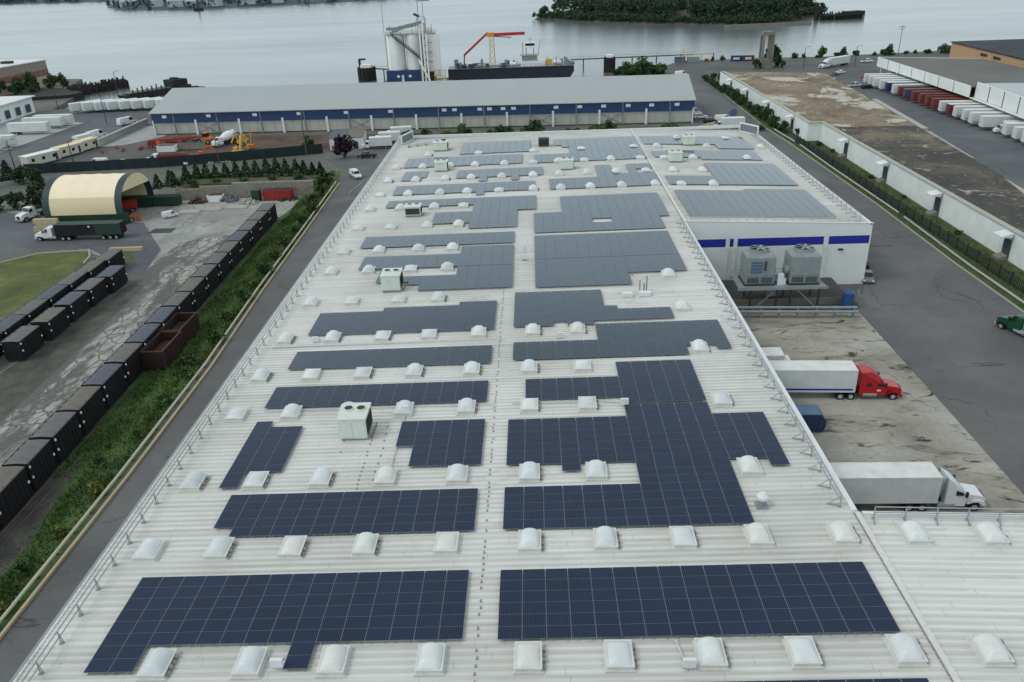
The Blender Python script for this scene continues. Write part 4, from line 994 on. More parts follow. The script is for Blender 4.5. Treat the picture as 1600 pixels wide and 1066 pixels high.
def compactor(x,y,rz,label,paint,top,L0):
    e=empty('trash_compactor',(x,y,0),rz,label,'compactor','blue compactors at the dock')
    MB().xprof([(-L0,.25),(-L0,2.4),(-.5,2.4),(0,1.75),(.1,1.2),(-.1,.25)],-1.25,1.25).build('body',paint,e)
    MB().xprof([(-L0,2.41),(-L0,2.47),(-.55,2.47),(-.55,2.41)],-1.15,1.15).build('lid',top,e)
    r=MB()
    for k in range(5): r.box(-L0+.4+k*(L0-1.2)/4-.05,-L0+.4+k*(L0-1.2)/4+.05,-1.29,1.29,.3,2.35)
    r.build('ribs',paint,e); MB().box(-L0+.2,-.2,-.9,-.7,0,.25).box(-L0+.2,-.2,.7,.9,0,.25).build('skids','chassis',e)
compactor(35.6,41.4,math.radians(-2),'long blue compactor container with chamfered end in front of the red truck trailer','navy','steel_blue',7.5)
compactor(32.6,46.0,math.radians(-2),'dark blue compactor end half hidden beside the dock, under the red truck trailer','navy_deep','navy_deep',4.6)
# green truck on the right road
e=tractor('green_paint',False,True,False); e.location=(70.3,66.2,0); e.rotation_euler.z=math.radians(100); e['label']='dark green semi truck driving at the right edge of the view'
e.location=(70.2,66.9,0); e.rotation_euler.z=math.radians(112)
e=trailer(14,'trailer_white','trailer_roof',4.1,None,legs=False); e.location=(72.6,61.2,0); e.rotation_euler.z=math.radians(112); e['label']='white trailer behind the dark green truck at the right edge of the view'
e=car('dark_red','suv'); e.location=(59.4,92.6,0); e.rotation_euler.z=math.radians(75); e['label']='dark red car parked by the right side of the blue striped annex'
e=car('grey_paint','sedan'); e.location=(57.9,86.4,0); e.rotation_euler.z=math.radians(255); e['label']='grey car parked at the corner of the blue striped annex'

# cooling plant in the dock pit
e=empty('loading_dock',(0,0,0),0,'low concrete loading dock with dark deck below the blue striped wall','loading dock')
MB().box(30.5,51.4,76.6,FRONT-.05,.01,1.25).build('retaining_wall','concrete_grey',e)
MB().box(30.6,51.3,76.75,FRONT-.05,1.251,1.29).build('deck','deck_dark',e)
e=empty('barrier_rail',(31,72.6,0),math.radians(-3.5),'heavy grey pipe barrier in front of the loading dock','barrier')
MB().tube((0,0,1.75),(19.6,0,1.75),.2,8).build('upper_pipe','galv',e); MB().tube((0,-.2,1.15),(19.8,-.2,1.15),.24,8).build('lower_pipe','galv',e)
pm=MB(); pm.box(-.12,.12,-.1,.25,0,1.9); me=pm.mesh('post','galv')
for k in range(8): o=link('post',me,e,(.3+k*2.7,0,0))
e=empty('steel_platform',(0,0,0),0,'raised grey steel platform carrying the two cooling towers','platform')
MB().box(33.4,46.4,73.4,78.2,4.25,4.45).box(33.2,46.6,73.2,73.4,4.1,4.5).box(33.2,46.6,78.2,78.4,4.1,4.5).build('deck','galv',e)
for x in (35.4,39.3,41.4,45.6):
    for y in (74.0,77.6): MB().box(x-.12,x+.12,y-.12,y+.12,0 if y<76 else 1.3,4.24).build('column','steel_dark',e)
for a,b in (((36,73.9,.8),(39.2,73.9,4.0)),((42,73.9,4.0),(45.4,73.9,.8))): MB().bar(a,b,.14).build('brace','galv',e)
rl=MB()
for y in (78.3,):
    rl.tube((33.3,y,5.5),(46.5,y,5.5),.04,5); rl.tube((33.3,y,5.0),(46.5,y,5.0),.03,5)
    for k in range(9): rl.tube((33.3+k*1.65,y,4.5),(33.3+k*1.65,y,5.5),.035,5)
rl.build('hand_rail','galv',e)
def cooling_tower(x,y,label,plate):
    e=empty('cooling_tower',(x,y,4.45),0,label,'cooling tower','cooling towers on the steel platform')
    w=2.15;h=5.0
    b=MB(); b.box(-w,w,-1.9,1.9,.35,1.5); b.box(-w+.12,w-.12,-1.78,1.78,1.5,1.62); b.box(-w,w,-1.9,1.9,1.62,h-.6)
    n=4; 
    vs=[(-w,-1.9,h-.6),(w,-1.9,h-.6),(w,1.9,h-.6),(-w,1.9,h-.6),(-w+.4,-1.6,h-.1),(w-.4,-1.6,h-.1),(w-.4,1.6,h-.1),(-w+.4,1.6,h-.1)]
    b.add(vs,[(0,1,5,4),(1,2,6,5),(2,3,7,6),(3,0,4,7),(4,5,6,7)]); b.build('casing','galv',e)
    MB().box(-w-.1,w+.1,-2,2,.0,.35).build('base_frame','steel_dark',e)
    f=MB(); f.tube((0,0,h-.1),(0,0,h+.35),1.5,24,0,1.45,True); o=f.build('fan_shroud','galv',e)
    g=MB(); g.cyl(0,0,h+.351,h+.36,1.36,24); g.build('fan_opening','fan_dark',o)
    bl=MB()
    for k in range(6):
        a=k*PI/3; c,s=math.cos(a),math.sin(a); px,py=-s*.18,c*.18
        bl.quad((c*.2-px,s*.2-py,h+.38),(c*1.3-px,s*1.3-py,h+.38),(c*1.3+px,s*1.3+py,h+.45),(c*.2+px,s*.2+py,h+.45))
    bl.cyl(0,0,h+.36,h+.5,.22,10); bl.build('fan_blades','galv',o)
    l=MB()
    for sx in (-1,1):
        for k in range(5): l.box(min(sx*.15,sx*(w-.25)),max(sx*.15,sx*(w-.25)),-1.93,-1.901,.5+k*.18,.6+k*.18)
    l.build('louvre','fan_dark',e)
    if plate:
        p=MB()
        for k in range(4): p.box(-1.5,.2,-1.96,-1.901,2.0+k*.5,2.35+k*.5)
        p.build('access_panel','steel_blue',e)
        MB().box(.5,.75,-2.1,-1.901,2.4,3.9).build('ladder','steel_dark',e)
    else:
        MB().tube((-w-.02,-.6,2.0),(-w-.7,-.6,2.0),.65,14).build('motor_housing','galv',e)
    MB().tube((w+.15,-1.2,.4),(w+.15,-1.2,2.6),.12,8).build('pipe','steel_dark',e)
cooling_tower(36.6,76.1,'grey cooling tower on the left of the platform, with panelled front',True)
cooling_tower(43.2,76.0,'grey cooling tower on the right of the platform, with plain front and side motor',False)
e=empty('pump_set',(39.8,74.6,4.46),0,'white pump cabinet on the platform between the two cooling towers','pump')
MB().box(-.5,.4,-.3,.5,0,1.7).build('cabinet','white_paint',e); MB().tube((.6,0,.0),(.6,0,1.0),.25,10).build('motor','hook_white',e)
MB().tube((-.8,.3,.3),(1.4,.3,.3),.12,8).build('pipe','steel_dark',e)
e=empty('water_tank',(50.6,75.2,0),0,'bright blue tank beside the right end of the loading dock','tank')
q=MB(); q.cyl(0,0,.1,2.6,.85,16); q.cyl(0,0,2.6,2.9,.85,16,0,.4); q.build('shell','blue_bright',e); MB().box(-.9,.9,-.9,.9,0,.1).build('base','chassis',e)
e=empty('dock_gate',(52.3,74.8,0),math.radians(75),'grey swing gate at the right end of the pipe barrier','gate')
MB().box(0,3.8,-.04,.04,.15,.3).box(0,3.8,-.04,.04,1.6,1.75).box(0,.15,-.04,.04,0,2.2).box(3.65,3.8,-.04,.04,0,1.75).build('frame','galv',e)
q=MB()
for k in range(8): q.box(.4+k*.42,.45+k*.42,-.03,.03,.3,1.6)
q.build('bars','galv',e)
e=empty('storage_box',(39.7,77.9,1.3),0,'pale electrical cabinet on the dock deck under the platform','cabinet')
MB().box(-.8,.8,-.5,.5,0,1.6).build('cabinet','galv',e); MB().box(-.85,.85,-.55,.55,1.6,1.7).build('lid','white_paint',e)
# ---------------------------------------------------------------- plants
def tree_proto(name,cat,crown_fn,n,size,mats,trunk_h,trunk_r,spread=0):
    e=empty(name); tag(e,'x',cat)
    t=MB(); t.tube((0,0,-.1),(0,0,trunk_h),trunk_r,7,0,trunk_r*.55)
    rr=random.Random(len(name)+n)
    for k in range(4):
        a=k*1.6+.4; t.tube((0,0,trunk_h*.55),(math.cos(a)*spread,math.sin(a)*spread,trunk_h*1.25),trunk_r*.5,5,0,trunk_r*.15)
    t.build('trunk','bark',e)
    c=MB(); leaves(c,n,crown_fn,size,0,rr,len(mats)); c.build('crown',mats,e); return e
tr1=random.Random(31)
def bush(mats,seed,r=1.0,h=1.6,n=260,sz=.2,k=9):
    rr=random.Random(seed)
    return Proto(tree_proto('bush','bush',clumps(k,ell(r*.75,r*.75,h*.35,h*.5,rr,.3),r*.42,rr),n,sz,mats,h*.5,.06,r*.4))
BG=bush(['leaf','leaf_dark'],1); BY=bush(['leaf_yellow','leaf'],2,1.0,1.4); BP=bush(['leaf_purple','leaf_dark'],3,.9,1.2); BD=bush(['leaf_dark','leaf'],4,1.3,2.2,380,.24,12)
def tree(mats,seed,r,h,n,sz,k,name='tree'):
    rr=random.Random(seed)
    return Proto(tree_proto(name,'tree',clumps(k,ell(r*.75,r*.75,h*.40,h*.48,rr,.2),r*.40,rr),n,sz,mats,h*.45,.02*h+.06,r*.55))
TA=tree(['leaf','leaf_dark'],5,2.6,6.5,900,.36,16); TB=tree(['leaf_dark','leaf_fir'],6,2.2,6.0,800,.34,14); TPu=tree(['leaf_purple'],7,3.0,6.4,1500,.36,22,'purple_tree')
def fir(seed,h,r,n,sz,mats=('leaf_fir','leaf_dark')):
    rr=random.Random(seed)
    def f():
        t=rr.random()**1.4; a=rr.random()*6.283; q=r*(1-t)*rr.uniform(.55,1.08)+.05
        lay=1+.18*math.sin(t*26)
        return (math.cos(a)*q*lay,math.sin(a)*q*lay,.25+t*h)
    return Proto(tree_proto('evergreen_tree','tree',f,n,sz,list(mats),h*.8,.09,.1))
FA=fir(8,3.6,1.25,520,.26); FB=fir(9,3.0,1.1,420,.26)

# ---------------------------------------------------------------- left: waste containers
def container(tarp):
    e=empty('waste_container'); tag(e,'x','container')
    b=MB(); b.box(-1.3,1.3,-3.0,3.0,.35,3.78)
    for k in range(8): 
        y=-2.75+k*.78
        b.box(-1.36,-1.3,y-.06,y+.06,.4,3.7); b.box(1.3,1.36,y-.06,y+.06,.4,3.7)
    b.box(-1.36,1.36,-3.05,-2.95,3.55,3.8); b.box(-1.36,1.36,2.95,3.05,3.55,3.8); b.build('body','container_black',e)
    t=MB(); vs=[]; n=6
    for j in range(9):
        for i in range(n+1):
            u=i/n*2-1; vs.append((u*1.33,-3.0+j*.75,3.80+.10*(1-u*u)-(.05 if j%2 else 0)))
    t.add(vs,[(j*(n+1)+i,j*(n+1)+i+1,(j+1)*(n+1)+i+1,(j+1)*(n+1)+i) for j in range(8) for i in range(n)])
    t.box(-1.35,-1.28,-3.0,3.0,3.7,3.84); t.box(1.28,1.35,-3.0,3.0,3.7,3.84); t.build('tarp_lid',tarp,e)
    for (y,z) in ((-2.75,3.3),(-2.75,2.0),(2.75,2.0)):
        for s in (-1,1):
            MB().tube((s*1.36,y,z),(s*1.44,y,z),.17,10).build('hook_plate','hook_white',e)
    u=MB(); u.box(-1.1,1.1,-3.05,3.05,.12,.34)
    for y in (-2.2,2.2): u.tube((-.75,y,.2),(.75,y,.2),.2,10)
    u.build('skid','chassis',e); return e
CT=[Proto(container('tarp_grey')),Proto(container('tarp_blue')),Proto(container('tarp_brown'))]
ys=[6.5,12.7,18.9,25.0,31.1,36.3,42.3,48.4,54.6,60.8,67.2,73.5,79.4,85.8,92.1,98.3,104.5,111,117.8,124.3,130.6]
kc=random.Random(17); seq=[0,2,0,2,0,0,2,1,0,1,1,0,2,0,0,2,1,0,2,0,2,0]
for i,y in enumerate(ys[:-1]):
    ym=(y+ys[i+1])/2; x=-52.75-(ym-33)*.0215
    kk=seq[i]
    lb='black waste container with %s tarp, %s from near end of the long row'%(('grey','bluish','brownish')[kk],ORD[i])
    CT[kk].put((x,ym,0),math.radians(1.25)+kc.uniform(-.015,.015),lb,'black waste containers in a long row by the verge',(1,(ys[i+1]-y)/6.15*(.93 if i%3 else .965),1))
for i,(x,y,kk) in enumerate(((-72.9,66.0,0),(-72.5,72.8,2),(-72.6,79.4,1),(-72.5,85.6,0),(-71.9,91.6,1))):
    CT[kk].put((x+.2,y,0),.02,'black waste container with %s tarp, %s from near end beside the gravel track'%(('grey','bluish','brownish')[kk],ORD[i]),'black waste containers in the double row by the lawn',(1,.92,.84))
for i,(x,y,kk) in enumerate(((-77.2,57.5,0),(-77.2,63.8,0),(-77.2,70.0,1),(-77.2,76.2,0),(-77.2,82.4,1),(-77.1,88.6,0),(-76.8,94.6,2),(-76.4,100.4,0))):
    CT[kk].put((x,y,0),.02,'black waste container with %s tarp, %s from near end beside the lawn'%(('grey','bluish','brownish')[kk],ORD[i]),'black waste containers in the double row by the lawn',(1,1.0,.84))
# rusty open gondola bins beside the row
def gondola(loc,ln,label):
    e=empty('open_bin',loc,0,label,'bin','rusty open bins beside the container row')
    b=MB(); w=1.5
    b.box(-w,w,0,ln,.5,.7); b.box(-w,-w+.12,0,ln,.7,3.0); b.box(w-.12,w,0,ln,.7,3.0); b.box(-w+.12,w-.12,0,.12,.7,3.0); b.box(-w+.12,w-.12,ln-.12,ln,.7,3.0); b.build('body','rust_dark',e)
    r=MB()
    for k in range(int(ln/.8)+1):
        y=.1+k*.8; r.box(w,w+.1,y-.06,y+.06,.6,2.9); r.box(-w-.1,-w,y-.06,y+.06,.6,2.9)
    r.box(-w-.1,-w+.12,-.05,ln+.05,3.0,3.12); r.box(w-.12,w+.1,-.05,ln+.05,3.0,3.12); r.box(-w+.12,w-.12,-.05,.14,3.0,3.12); r.box(-w+.12,w-.12,ln-.14,ln+.05,3.0,3.12); r.build('ribs','rust',e)
    MB().box(-w+.13,w-.13,.13,ln-.13,1.6,1.75).build('load','rust',e); MB().box(-1.2,1.2,.2,ln-.2,.05,.5).build('skid','chassis',e)
gondola((-50.3,59.2,0),6.6,'rusty red open bin beside the long black container row, the nearer of the two')
gondola((-50.6,66.2,0),6.4,'rusty red open bin beside the long black container row, the farther of the two')
# rails of the old track
for i,x in enumerate((-51.0,-49.7)):
    o=MB().bar((x,-6,.14),(x-.3,44,.14),.09,.16).build('rail','timber'); tag(o,'rusty track rail in the grass at bottom left, the %s of the pair'%('left','right')[i],'rail','rails of the old track')

# guard rail along the left road: white pipe and ochre kerb board
gp=[(-43.5,-12),(-43.4,12),(-43.1,34),(-43.3,60),(-44.6,88),(-45.5,120),(-46.9,160)]
e=empty('road_barrier',(0,0,0),0,'long pale pipe barrier along the left road beside the green verge','barrier')
q=MB()
for a,b in zip(gp,gp[1:]): q.tube((a[0]-.25,a[1],.62),(b[0]-.25,b[1],.62),.17,7)
q.build('pipe','rail_pipe',e)
q=MB()
for a,b in zip(gp,gp[1:]): q.bar((a[0]+.45,a[1],.14),(b[0]+.45,b[1],.14),.28,.28)
q.build('kerb_board','block_tan',e)
me=MB().box(-.1,.1,-.1,.1,0,.75).mesh('post','steel_dark')
for a,b in zip(gp,gp[1:]):
    n=int(math.dist(a,b)/3.0)
    for k in range(n): link('post',me,e,(a[0]-.5+(b[0]-a[0])*k/n,a[1]+(b[1]-a[1])*k/n,0))
# verge grass
gm=MB(); gr=random.Random(9)
def vx(y): # verge bounds at y
    r=-43.9 if y<60 else -43.9-(y-60)*.029
    l=-51.2-(max(0,y-60))*.018
    return l,r
for _ in range(26000):
    y=gr.uniform(12,150)**1.0; l,r=vx(y)
    x=gr.uniform(l,r); dens=.5+.5*math.sin(y*.31+x*.7)*math.sin(y*.11-x*1.3)
    if gr.random()>.35+.65*dens: continue
    if y<34 and x<-47.6-gr.uniform(0,1): continue
    h=gr.uniform(.2,.5)*(.5+dens); a=gr.random()*6.28; c,s=math.cos(a)*.10,math.sin(a)*.10; lx,ly=gr.uniform(-.25,.25),gr.uniform(-.25,.25)
    gm.add([(x-c,y-s,0),(x+c,y+s,0),(x+lx+c*.3,y+ly+s*.3,h),(x+lx-c*.3,y+ly-s*.3,h)],[(0,1,2,3)],0 if gr.random()<.55 else (1 if gr.random()<.6 else 2))
tag(gm.build('grass',['leaf_grass','leaf','leaf_yellow']),'tall green grass on the verge between the containers and the left road','grass',kind='stuff')
gm=MB()
for _ in range(9000):
    y=gr.uniform(70,300); x=gr.uniform(76.6,80.6 if y>192 else 84)
    h=gr.uniform(.1,.3); a=gr.random()*6.28; c,s=math.cos(a)*.14,math.sin(a)*.14
    gm.add([(x-c,y-s,0),(x+c,y+s,0),(x+c*.3,y+s*.3,h),(x-c*.3,y-s*.3,h)],[(0,1,2,3)],gr.randrange(3))
tag(gm.build('grass',['leaf_grass','leaf','leaf_dry']),'grass strip between the black fence and the right pale shed','grass',kind='stuff')
vb=random.Random(13); i=0
spots=[(-44.6,14,.9,BY),(-45.6,19,1.0,BG),(-44.8,24,.8,BY),(-44.6,31,1.0,BY),(-46.4,36,.9,BG),(-44.7,42,.9,BG),(-45,50,1.0,BG),(-44.8,57,1.1,BG),(-46.3,61,1.2,BG),(-45.2,68,1.2,BD),(-46.0,76,1.1,BG),(-45.8,84,1.5,BG),(-47,90,1.5,BY),(-46.2,96,1.3,BD),(-46.4,104,1.2,BG),(-46.8,112,1.1,BD),(-47,120,1.2,BG),(-47.4,127,1.1,BD),(-47.2,135,1.3,BD),(-48.4,142,1.3,BD),(-48.3,149,1.4,BD),(-48.6,156,1.5,BD),(-49.2,162,1.4,BD)]
for i,(x,y,s,p) in enumerate(spots):
    p.put((x,y,0),vb.uniform(0,6),'%s verge bush beside the pipe barrier, %s from the near end'%({id(BY):'yellowish green',id(BG):'green',id(BD):'dark green'}[id(p)],ORD[i] if i<25 else 'last'),'bushes on the verge beside the left road',(s,s,s))
for i,(x,y,s,p) in enumerate([(-37.6,55,.8,BP),(-37.8,62,.7,BP),(-37.7,70,.8,BP),(-37.9,79,1.3,BP),(-37.4,83,1.1,BP),(-37.8,90,1.2,BP),(-38.6,94,1.2,BP),(-36.8,121,1.6,BG),(-37.6,124,1.5,BG),(-36.4,127,1.8,BG),(-37.4,130,1.7,BY),(-36.4,133,1.5,BG)]):
    x=x+5.2
    p.put((x,y,0),vb.uniform(0,6),'%s shrub at the left warehouse wall foot, %s from the near end'%({id(BY):'yellowish',id(BG):'green',id(BP):'dark purplish'}[id(p)],ORD[i]),'shrubs along the left warehouse wall',(s,s,s*1.2))

# ---------------------------------------------------------------- fabric shelter
TX0,TX1,TY0,TY1,TZ0,TZH=-105.2,-87.4,130.0,145.6,2.4,7.0
e=empty('fabric_shelter',(0,0,0),0,'cream arched fabric shelter with dark green end bands standing on containers','shelter')
def arch(k,n=20,over=0): # returns (y,z)
    a=PI*k/n; return ((TY0+TY1)/2-(TY1-TY0+over)/2*math.cos(a), TZ0+(TZH+over/2)*math.sin(a)**.82)
def arch_sheet(x0,x1,k0,k1,over,mat,name,bays=0,sag=.12):
    mb=MB(); nx=max(1,bays*6) if bays else 1
    vs=[]; m=k1-k0+1
    for i in range(nx+1):
        x=x0+(x1-x0)*i/nx
        d=-sag*abs(math.sin(PI*i/6)) if bays else 0
        for k in range(k0,k1+1):
            y,z=arch(k,20,over+d*2*math.sin(PI*k/20)); vs.append((x,y,z))
    fs=[(i*m+k,i*m+k+1,(i+1)*m+k+1,(i+1)*m+k) for i in range(nx) for k in range(m-1)]
    mb.add(vs,[f[::-1] for f in fs],0,True); return mb.build(name,mat,e)
arch_sheet(TX0+1.5,TX1-1.6,3,17,.0,'tent_cream','roof_cover',4)
arch_sheet(TX0+1.5,TX1-1.6,0,3,.0,'tent_tan','lower_skirt',4); arch_sheet(TX0+1.5,TX1-1.6,17,20,.0,'tent_tan','lower_skirt',4)
arch_sheet(TX0,TX0+1.5,0,20,.12,'tent_green','end_band'); arch_sheet(TX1-1.6,TX1,0,20,.12,'tent_green','end_band')
g=MB(); pts=[arch(k) for k in range(6,21)]
g.add([(TX1+.03,y,z) for y,z in [arch(k) for k in range(4,18)]],[tuple(range(14))]); g.build('gable_flap','tent_tan',e)
g=MB(); g.add([(TX0-.02,y,z) for y,z in [arch(k) for k in range(0,21)]],[tuple(range(21))[::-1]]); g.build('rear_wall','tent_green',e)
for y,lb in ((TY0+1.1,'near'),(TY1-1.1,'far')):
    for k in range(3):
        q=MB(); x0=TX0+k*6.0; q.box(x0,x0+5.9,y-1.2,y+1.2,.01,2.45)
        for j in range(9): q.box(x0+.3+j*.65,x0+.42+j*.65,y-1.26,y+1.26,.1,2.35)
        o=q.build('support_container','bin_green'); tag(o,'dark green support container under the %s side of the fabric shelter, %s from the left'%(lb,ORD[k]),'container','containers carrying the fabric shelter')
for i,(x,y,z,s) in enumerate([(-105.6,127.3,0,1),(-103.8,127.2,0,1),(-102,127.1,0,1),(-100.2,127,0,1),(-98.4,126.9,0,1),(-104.7,127.2,.9,1),(-102.9,127.1,.9,1),(-101.1,127,.9,1),(-99.3,126.9,.9,1),(-105.2,127.2,1.8,1),(-103.4,127.1,1.8,1),(-101.6,127.05,1.8,1)]):
    o=MB().box(-.88,.88,-.45,.45,0,.89).build('concrete_block','block_tan',None,(x,y,z),.02); tag(o,'tan concrete block stacked by the black trailer, %s course, %s from left'%(['bottom','middle','top'][round(z/.9)],ORD[i if z==0 else (i-5 if z<1 else i-9)]),'block','tan blocks stacked in front of the shelter')
e=empty('dump_truck',(-92.5,140,0),math.radians(200),'red dump truck parked inside the fabric shelter','truck')
MB().xprof([(-3,1.0),(-3,2.6),(2,2.4),(1.6,1.0)],-1.2,1.2).build('body','red_dull',e); MB().box(2.1,4.2,-1.1,1.1,.9,2.8).build('cab','red_paint',e)
for x in (-2,-.7,3.2):
    for s in (-1,1): wheel(e,x,s*1.0,.5,.35)
e=empty('orange_loader',(-87.6,132.6,0),.5,'orange loader at the open end of the fabric shelter','loader')
MB().xprof([(-1.8,.6),(-1.8,1.5),(-.6,1.7),(.5,1.4),(.6,.6)],-.8,.8).build('body','orange',e); MB().box(-.7,.4,-.65,.65,1.7,2.5).build('cab','glass',e)
MB().xprof([(1.5,.2),(2.2,.15),(2.3,1.0),(1.6,.9)],-1.1,1.1).bar((.4,-.5,1.1),(1.6,-.5,.6),.2).bar((.4,.5,1.1),(1.6,.5,.6),.2).build('bucket','orange',e)
for x in (-1.2,.2):
    for s in (-1,1): wheel(e,x,s*.85,.5,.35)
# white truck with long black trailer in front of the shelter
e=tractor('white_paint',False,True,False); e.location=(-100.9,120.6,0); e.rotation_euler.z=PI; e['label']='white day cab semi truck facing left in front of the fabric shelter'
e=trailer(14.0,'container_black','bin_green',3.5,None,legs=True); e.location=(-97.2,120.6,0); e.rotation_euler.z=PI; e['label']='long black and green dump trailer hitched in front of the fabric shelter'
for x in (-9.9,): 
    for s in (-1,1): wheel(e,x,s*.95,.5,.55)
MB().box(-14.06,-8.6,1.302,1.36,1.2,3.3).build('green_side_panel','bin_green',e)
MB().tube((-7.5,1.37,3.0),(-7.5,1.41,3.0),.2,10).build('hook_plate','hook_white',e)
e=tractor('white_paint',False,True,False); e.location=(-113.4,134.6,0); e.rotation_euler.z=math.radians(-112); e['label']='white day cab semi truck parked left of the fabric shelter'
e=car('white_paint','van'); e.location=(-79.5,134.9,0); e.rotation_euler.z=math.radians(40); e.scale=(.62,.75,.62); e['label']='small white utility vehicle beside the open right end of the fabric shelter'
# dumpsters, blocks and rubble before the block wall
def dumpster(x,y,rz,label,paint,ln=6.0,h=2.2):
    e=empty('dumpster',(x,y,0),rz,label,'dumpster')
    b=MB(); b.box(-ln/2,ln/2,-1.2,1.2,.2,h); 
    for k in range(8): b.box(-ln/2+.2+k*(ln-.5)/7,-ln/2+.32+k*(ln-.5)/7,-1.27,1.27,.25,h-.1)
    b.box(-ln/2-.06,ln/2+.06,-1.28,1.28,h-.12,h+.02); b.build('body',paint,e)
    MB().box(-ln/2+.15,ln/2-.15,-1.05,1.05,h+.021,h+.04).build('load','rust_dark' if 'red' in paint else 'container_black',e)
    MB().box(-ln/2+.1,ln/2-.1,-.8,-.5,0,.2).box(-ln/2+.1,ln/2-.1,.5,.8,0,.2).build('skids','chassis',e)
dumpster(-58.2,147.2,.03,'red waste dumpster in front of the block wall beside the container row end','red_dull',6.8,2.4)
dumpster(-84.2,145.0,0,'dark green dumpster right behind the open end of the fabric shelter','bin_green',6,2.3)
e=empty('green_bin',(-63.2,146.4,0),0,'dark green bin left of the red waste dumpster','bin'); MB().box(-.9,.9,-.9,.9,0,2.6).build('body','bin_green',e); MB().box(-.95,.95,-.95,.95,2.6,2.7).build('lid','tent_green',e)
for i,(x,y,sx,sy,h,mt,lb) in enumerate([(-76.5,138.5,4.8,3.2,.22,'rubble','pale concrete slab on the yard before the block wall, leftmost of three'),(-71.6,139.8,4.4,2.6,.22,'kerb','grey concrete slab on the yard before the block wall, middle of three'),(-66.2,141.0,4.8,2.8,.25,'rubble','pale concrete slab on the yard before the block wall, rightmost of three'),(-79,112,6.5,.8,.7,'block_tan','long tan concrete barrier at the lawn corner beside the containers')]):
    o=MB().box(-sx/2,sx/2,-sy/2,sy/2,0,h).box(-sx/2+.3,sx/2-.4,-sy/2+.2,sy/2-.3,h,h+.05).build('concrete_slab',mt,None,(x,y,0),kc.uniform(-.1,.1)); tag(o,lb,'slab')
def heap(name,x,y,r,h,mat,label,cat,n=60,sz=.5,seed=1):
    rr=random.Random(seed); mb=MB()
    for _ in range(n):
        a=rr.random()*6.28; q=r*math.sqrt(rr.random()); z=h*(1-q/r)*rr.random(); s=sz*rr.uniform(.4,1)
        mb.T=Matrix.Translation((q*math.cos(a),q*math.sin(a)*.6,z+s*.3))@Matrix.Rotation(rr.random()*3,4,Vector((rr.random(),rr.random(),rr.random()+.1)).normalized())
        mb.cbox(0,0,0,s*1.6,s,s*.8)
    mb.T=None; o=mb.build(name,mat,None,(x,y,0)); return tag(o,label,cat)
heap('rubble_pile',-64.6,144.4,2.4,1.3,'rubble','pale rubble heap beside the dark green bin at the block wall','rubble pile',60,.55,2)
heap('scrap_pile',-77.5,146.2,2.2,1.6,'rust','brown scrap heap at the foot of the block wall','scrap pile',50,.5,3)
heap('scrap_pile',-70.0,146.8,2.6,1.9,'gate_grey','blue grey scrap heap at the foot of the block wall','scrap pile',50,.6,4)
heap('scrap_pile',-55.6,146.4,2.6,.9,'steel_dark','low dark scrap heap at the right end of the block wall','scrap pile',40,.5,6)
e=empty('scrap_skip',(-73.4,147.3,0),0,'pale open skip beside the brown scrap heap','skip'); MB().xprof([(-1.5,0),(-1.9,1.5),(1.9,1.5),(1.5,0)],-.9,.9).build('body','shed_wall',e); heapm=MB().box(-1.6,1.6,-.7,.7,1.5,1.62).build('load','rust',e)
# steel road plate with arch pattern
o=MB().box(-2.4,2.4,-1.6,1.6,.012,.05).build('road_plate','hvac_dark',None,(-77.0,124.6,0),0); tag(o,'dark steel road plate lying on the yard right of the black trailer','plate')

# block retaining wall
e=empty('retaining_wall',(0,0,0),0,'long wall of grey concrete blocks below the evergreen row','wall')
def rw(mb,x0,x1,h):
    n=int(round((x1-x0)/1.8)); rows=int(round(h/.6))
    for r in range(rows):
        off=.9 if r%2 else 0
        for k in range(n+1):
            a=max(x0,x0+k*1.8-off); b=min(x1,x0+(k+1)*1.8-off)
            if b-a<.1: continue
            j=kc.uniform(-.05,.05); mb.box(a+.02,b-.02,149.7+j,150.6,r*.6+.01,r*.6+.585)
q=MB(); rw(q,-84,-78,2.4); rw(q,-78,-70,3.0); rw(q,-70,-50.2,3.6); q.build('blocks','block_concrete',e)
# evergreen row on the terrace
fx=[(-88.5,153.4,1.0,2.0),(-86.3,155.8,.9,2.2),(-84.6,153.8,1.1,2.2),(-82.7,157,1.05,2.4),(-80.8,159,1.15,2.4),(-78.6,159.4,1.0,2.4),(-76.4,159.8,1.0,2.4),(-74,160.4,.95,2.4),(-71.6,161,1.1,2.4),(-69.2,161.6,1.0,2.4),(-66.9,162,1.1,2.3),(-64.4,162.6,1.05,2.3),(-62,163,1.2,2.3),(-59.6,163,1.0,2.0),(-57.2,163.6,1.2,1.6),(-55.3,164,1.1,1.2),(-53.4,165,1.15,.9),(-51.9,167,1.0,.4)]
for i,(x,y,s,z) in enumerate(fx):
    (FA if i%2 else FB).put((x,y-2.5,z*.9+.6 if z>1.5 else z),vb.uniform(0,6),'small conical evergreen on the terrace behind the block wall, %s from the left'%ORD[i],'evergreens on the terrace behind the block wall',(s*1.25,s*1.25,s*1.12))
for i,(x,y,s) in enumerate([(-84.5,151.6,1.1),(-80.5,152,1.0),(-74.5,152.2,1.0),(-68,152.6,.9),(-61,153,1.0),(-54.5,153.4,1.2),(-51,155.5,1.3)]):
    BD.put((x,y,3.0 if y<155 else 1.4),vb.uniform(0,6),'low dark shrub along the top of the block wall, %s from the left'%ORD[i],'shrubs along the top of the block wall',(s*1.3,s,s*.7))
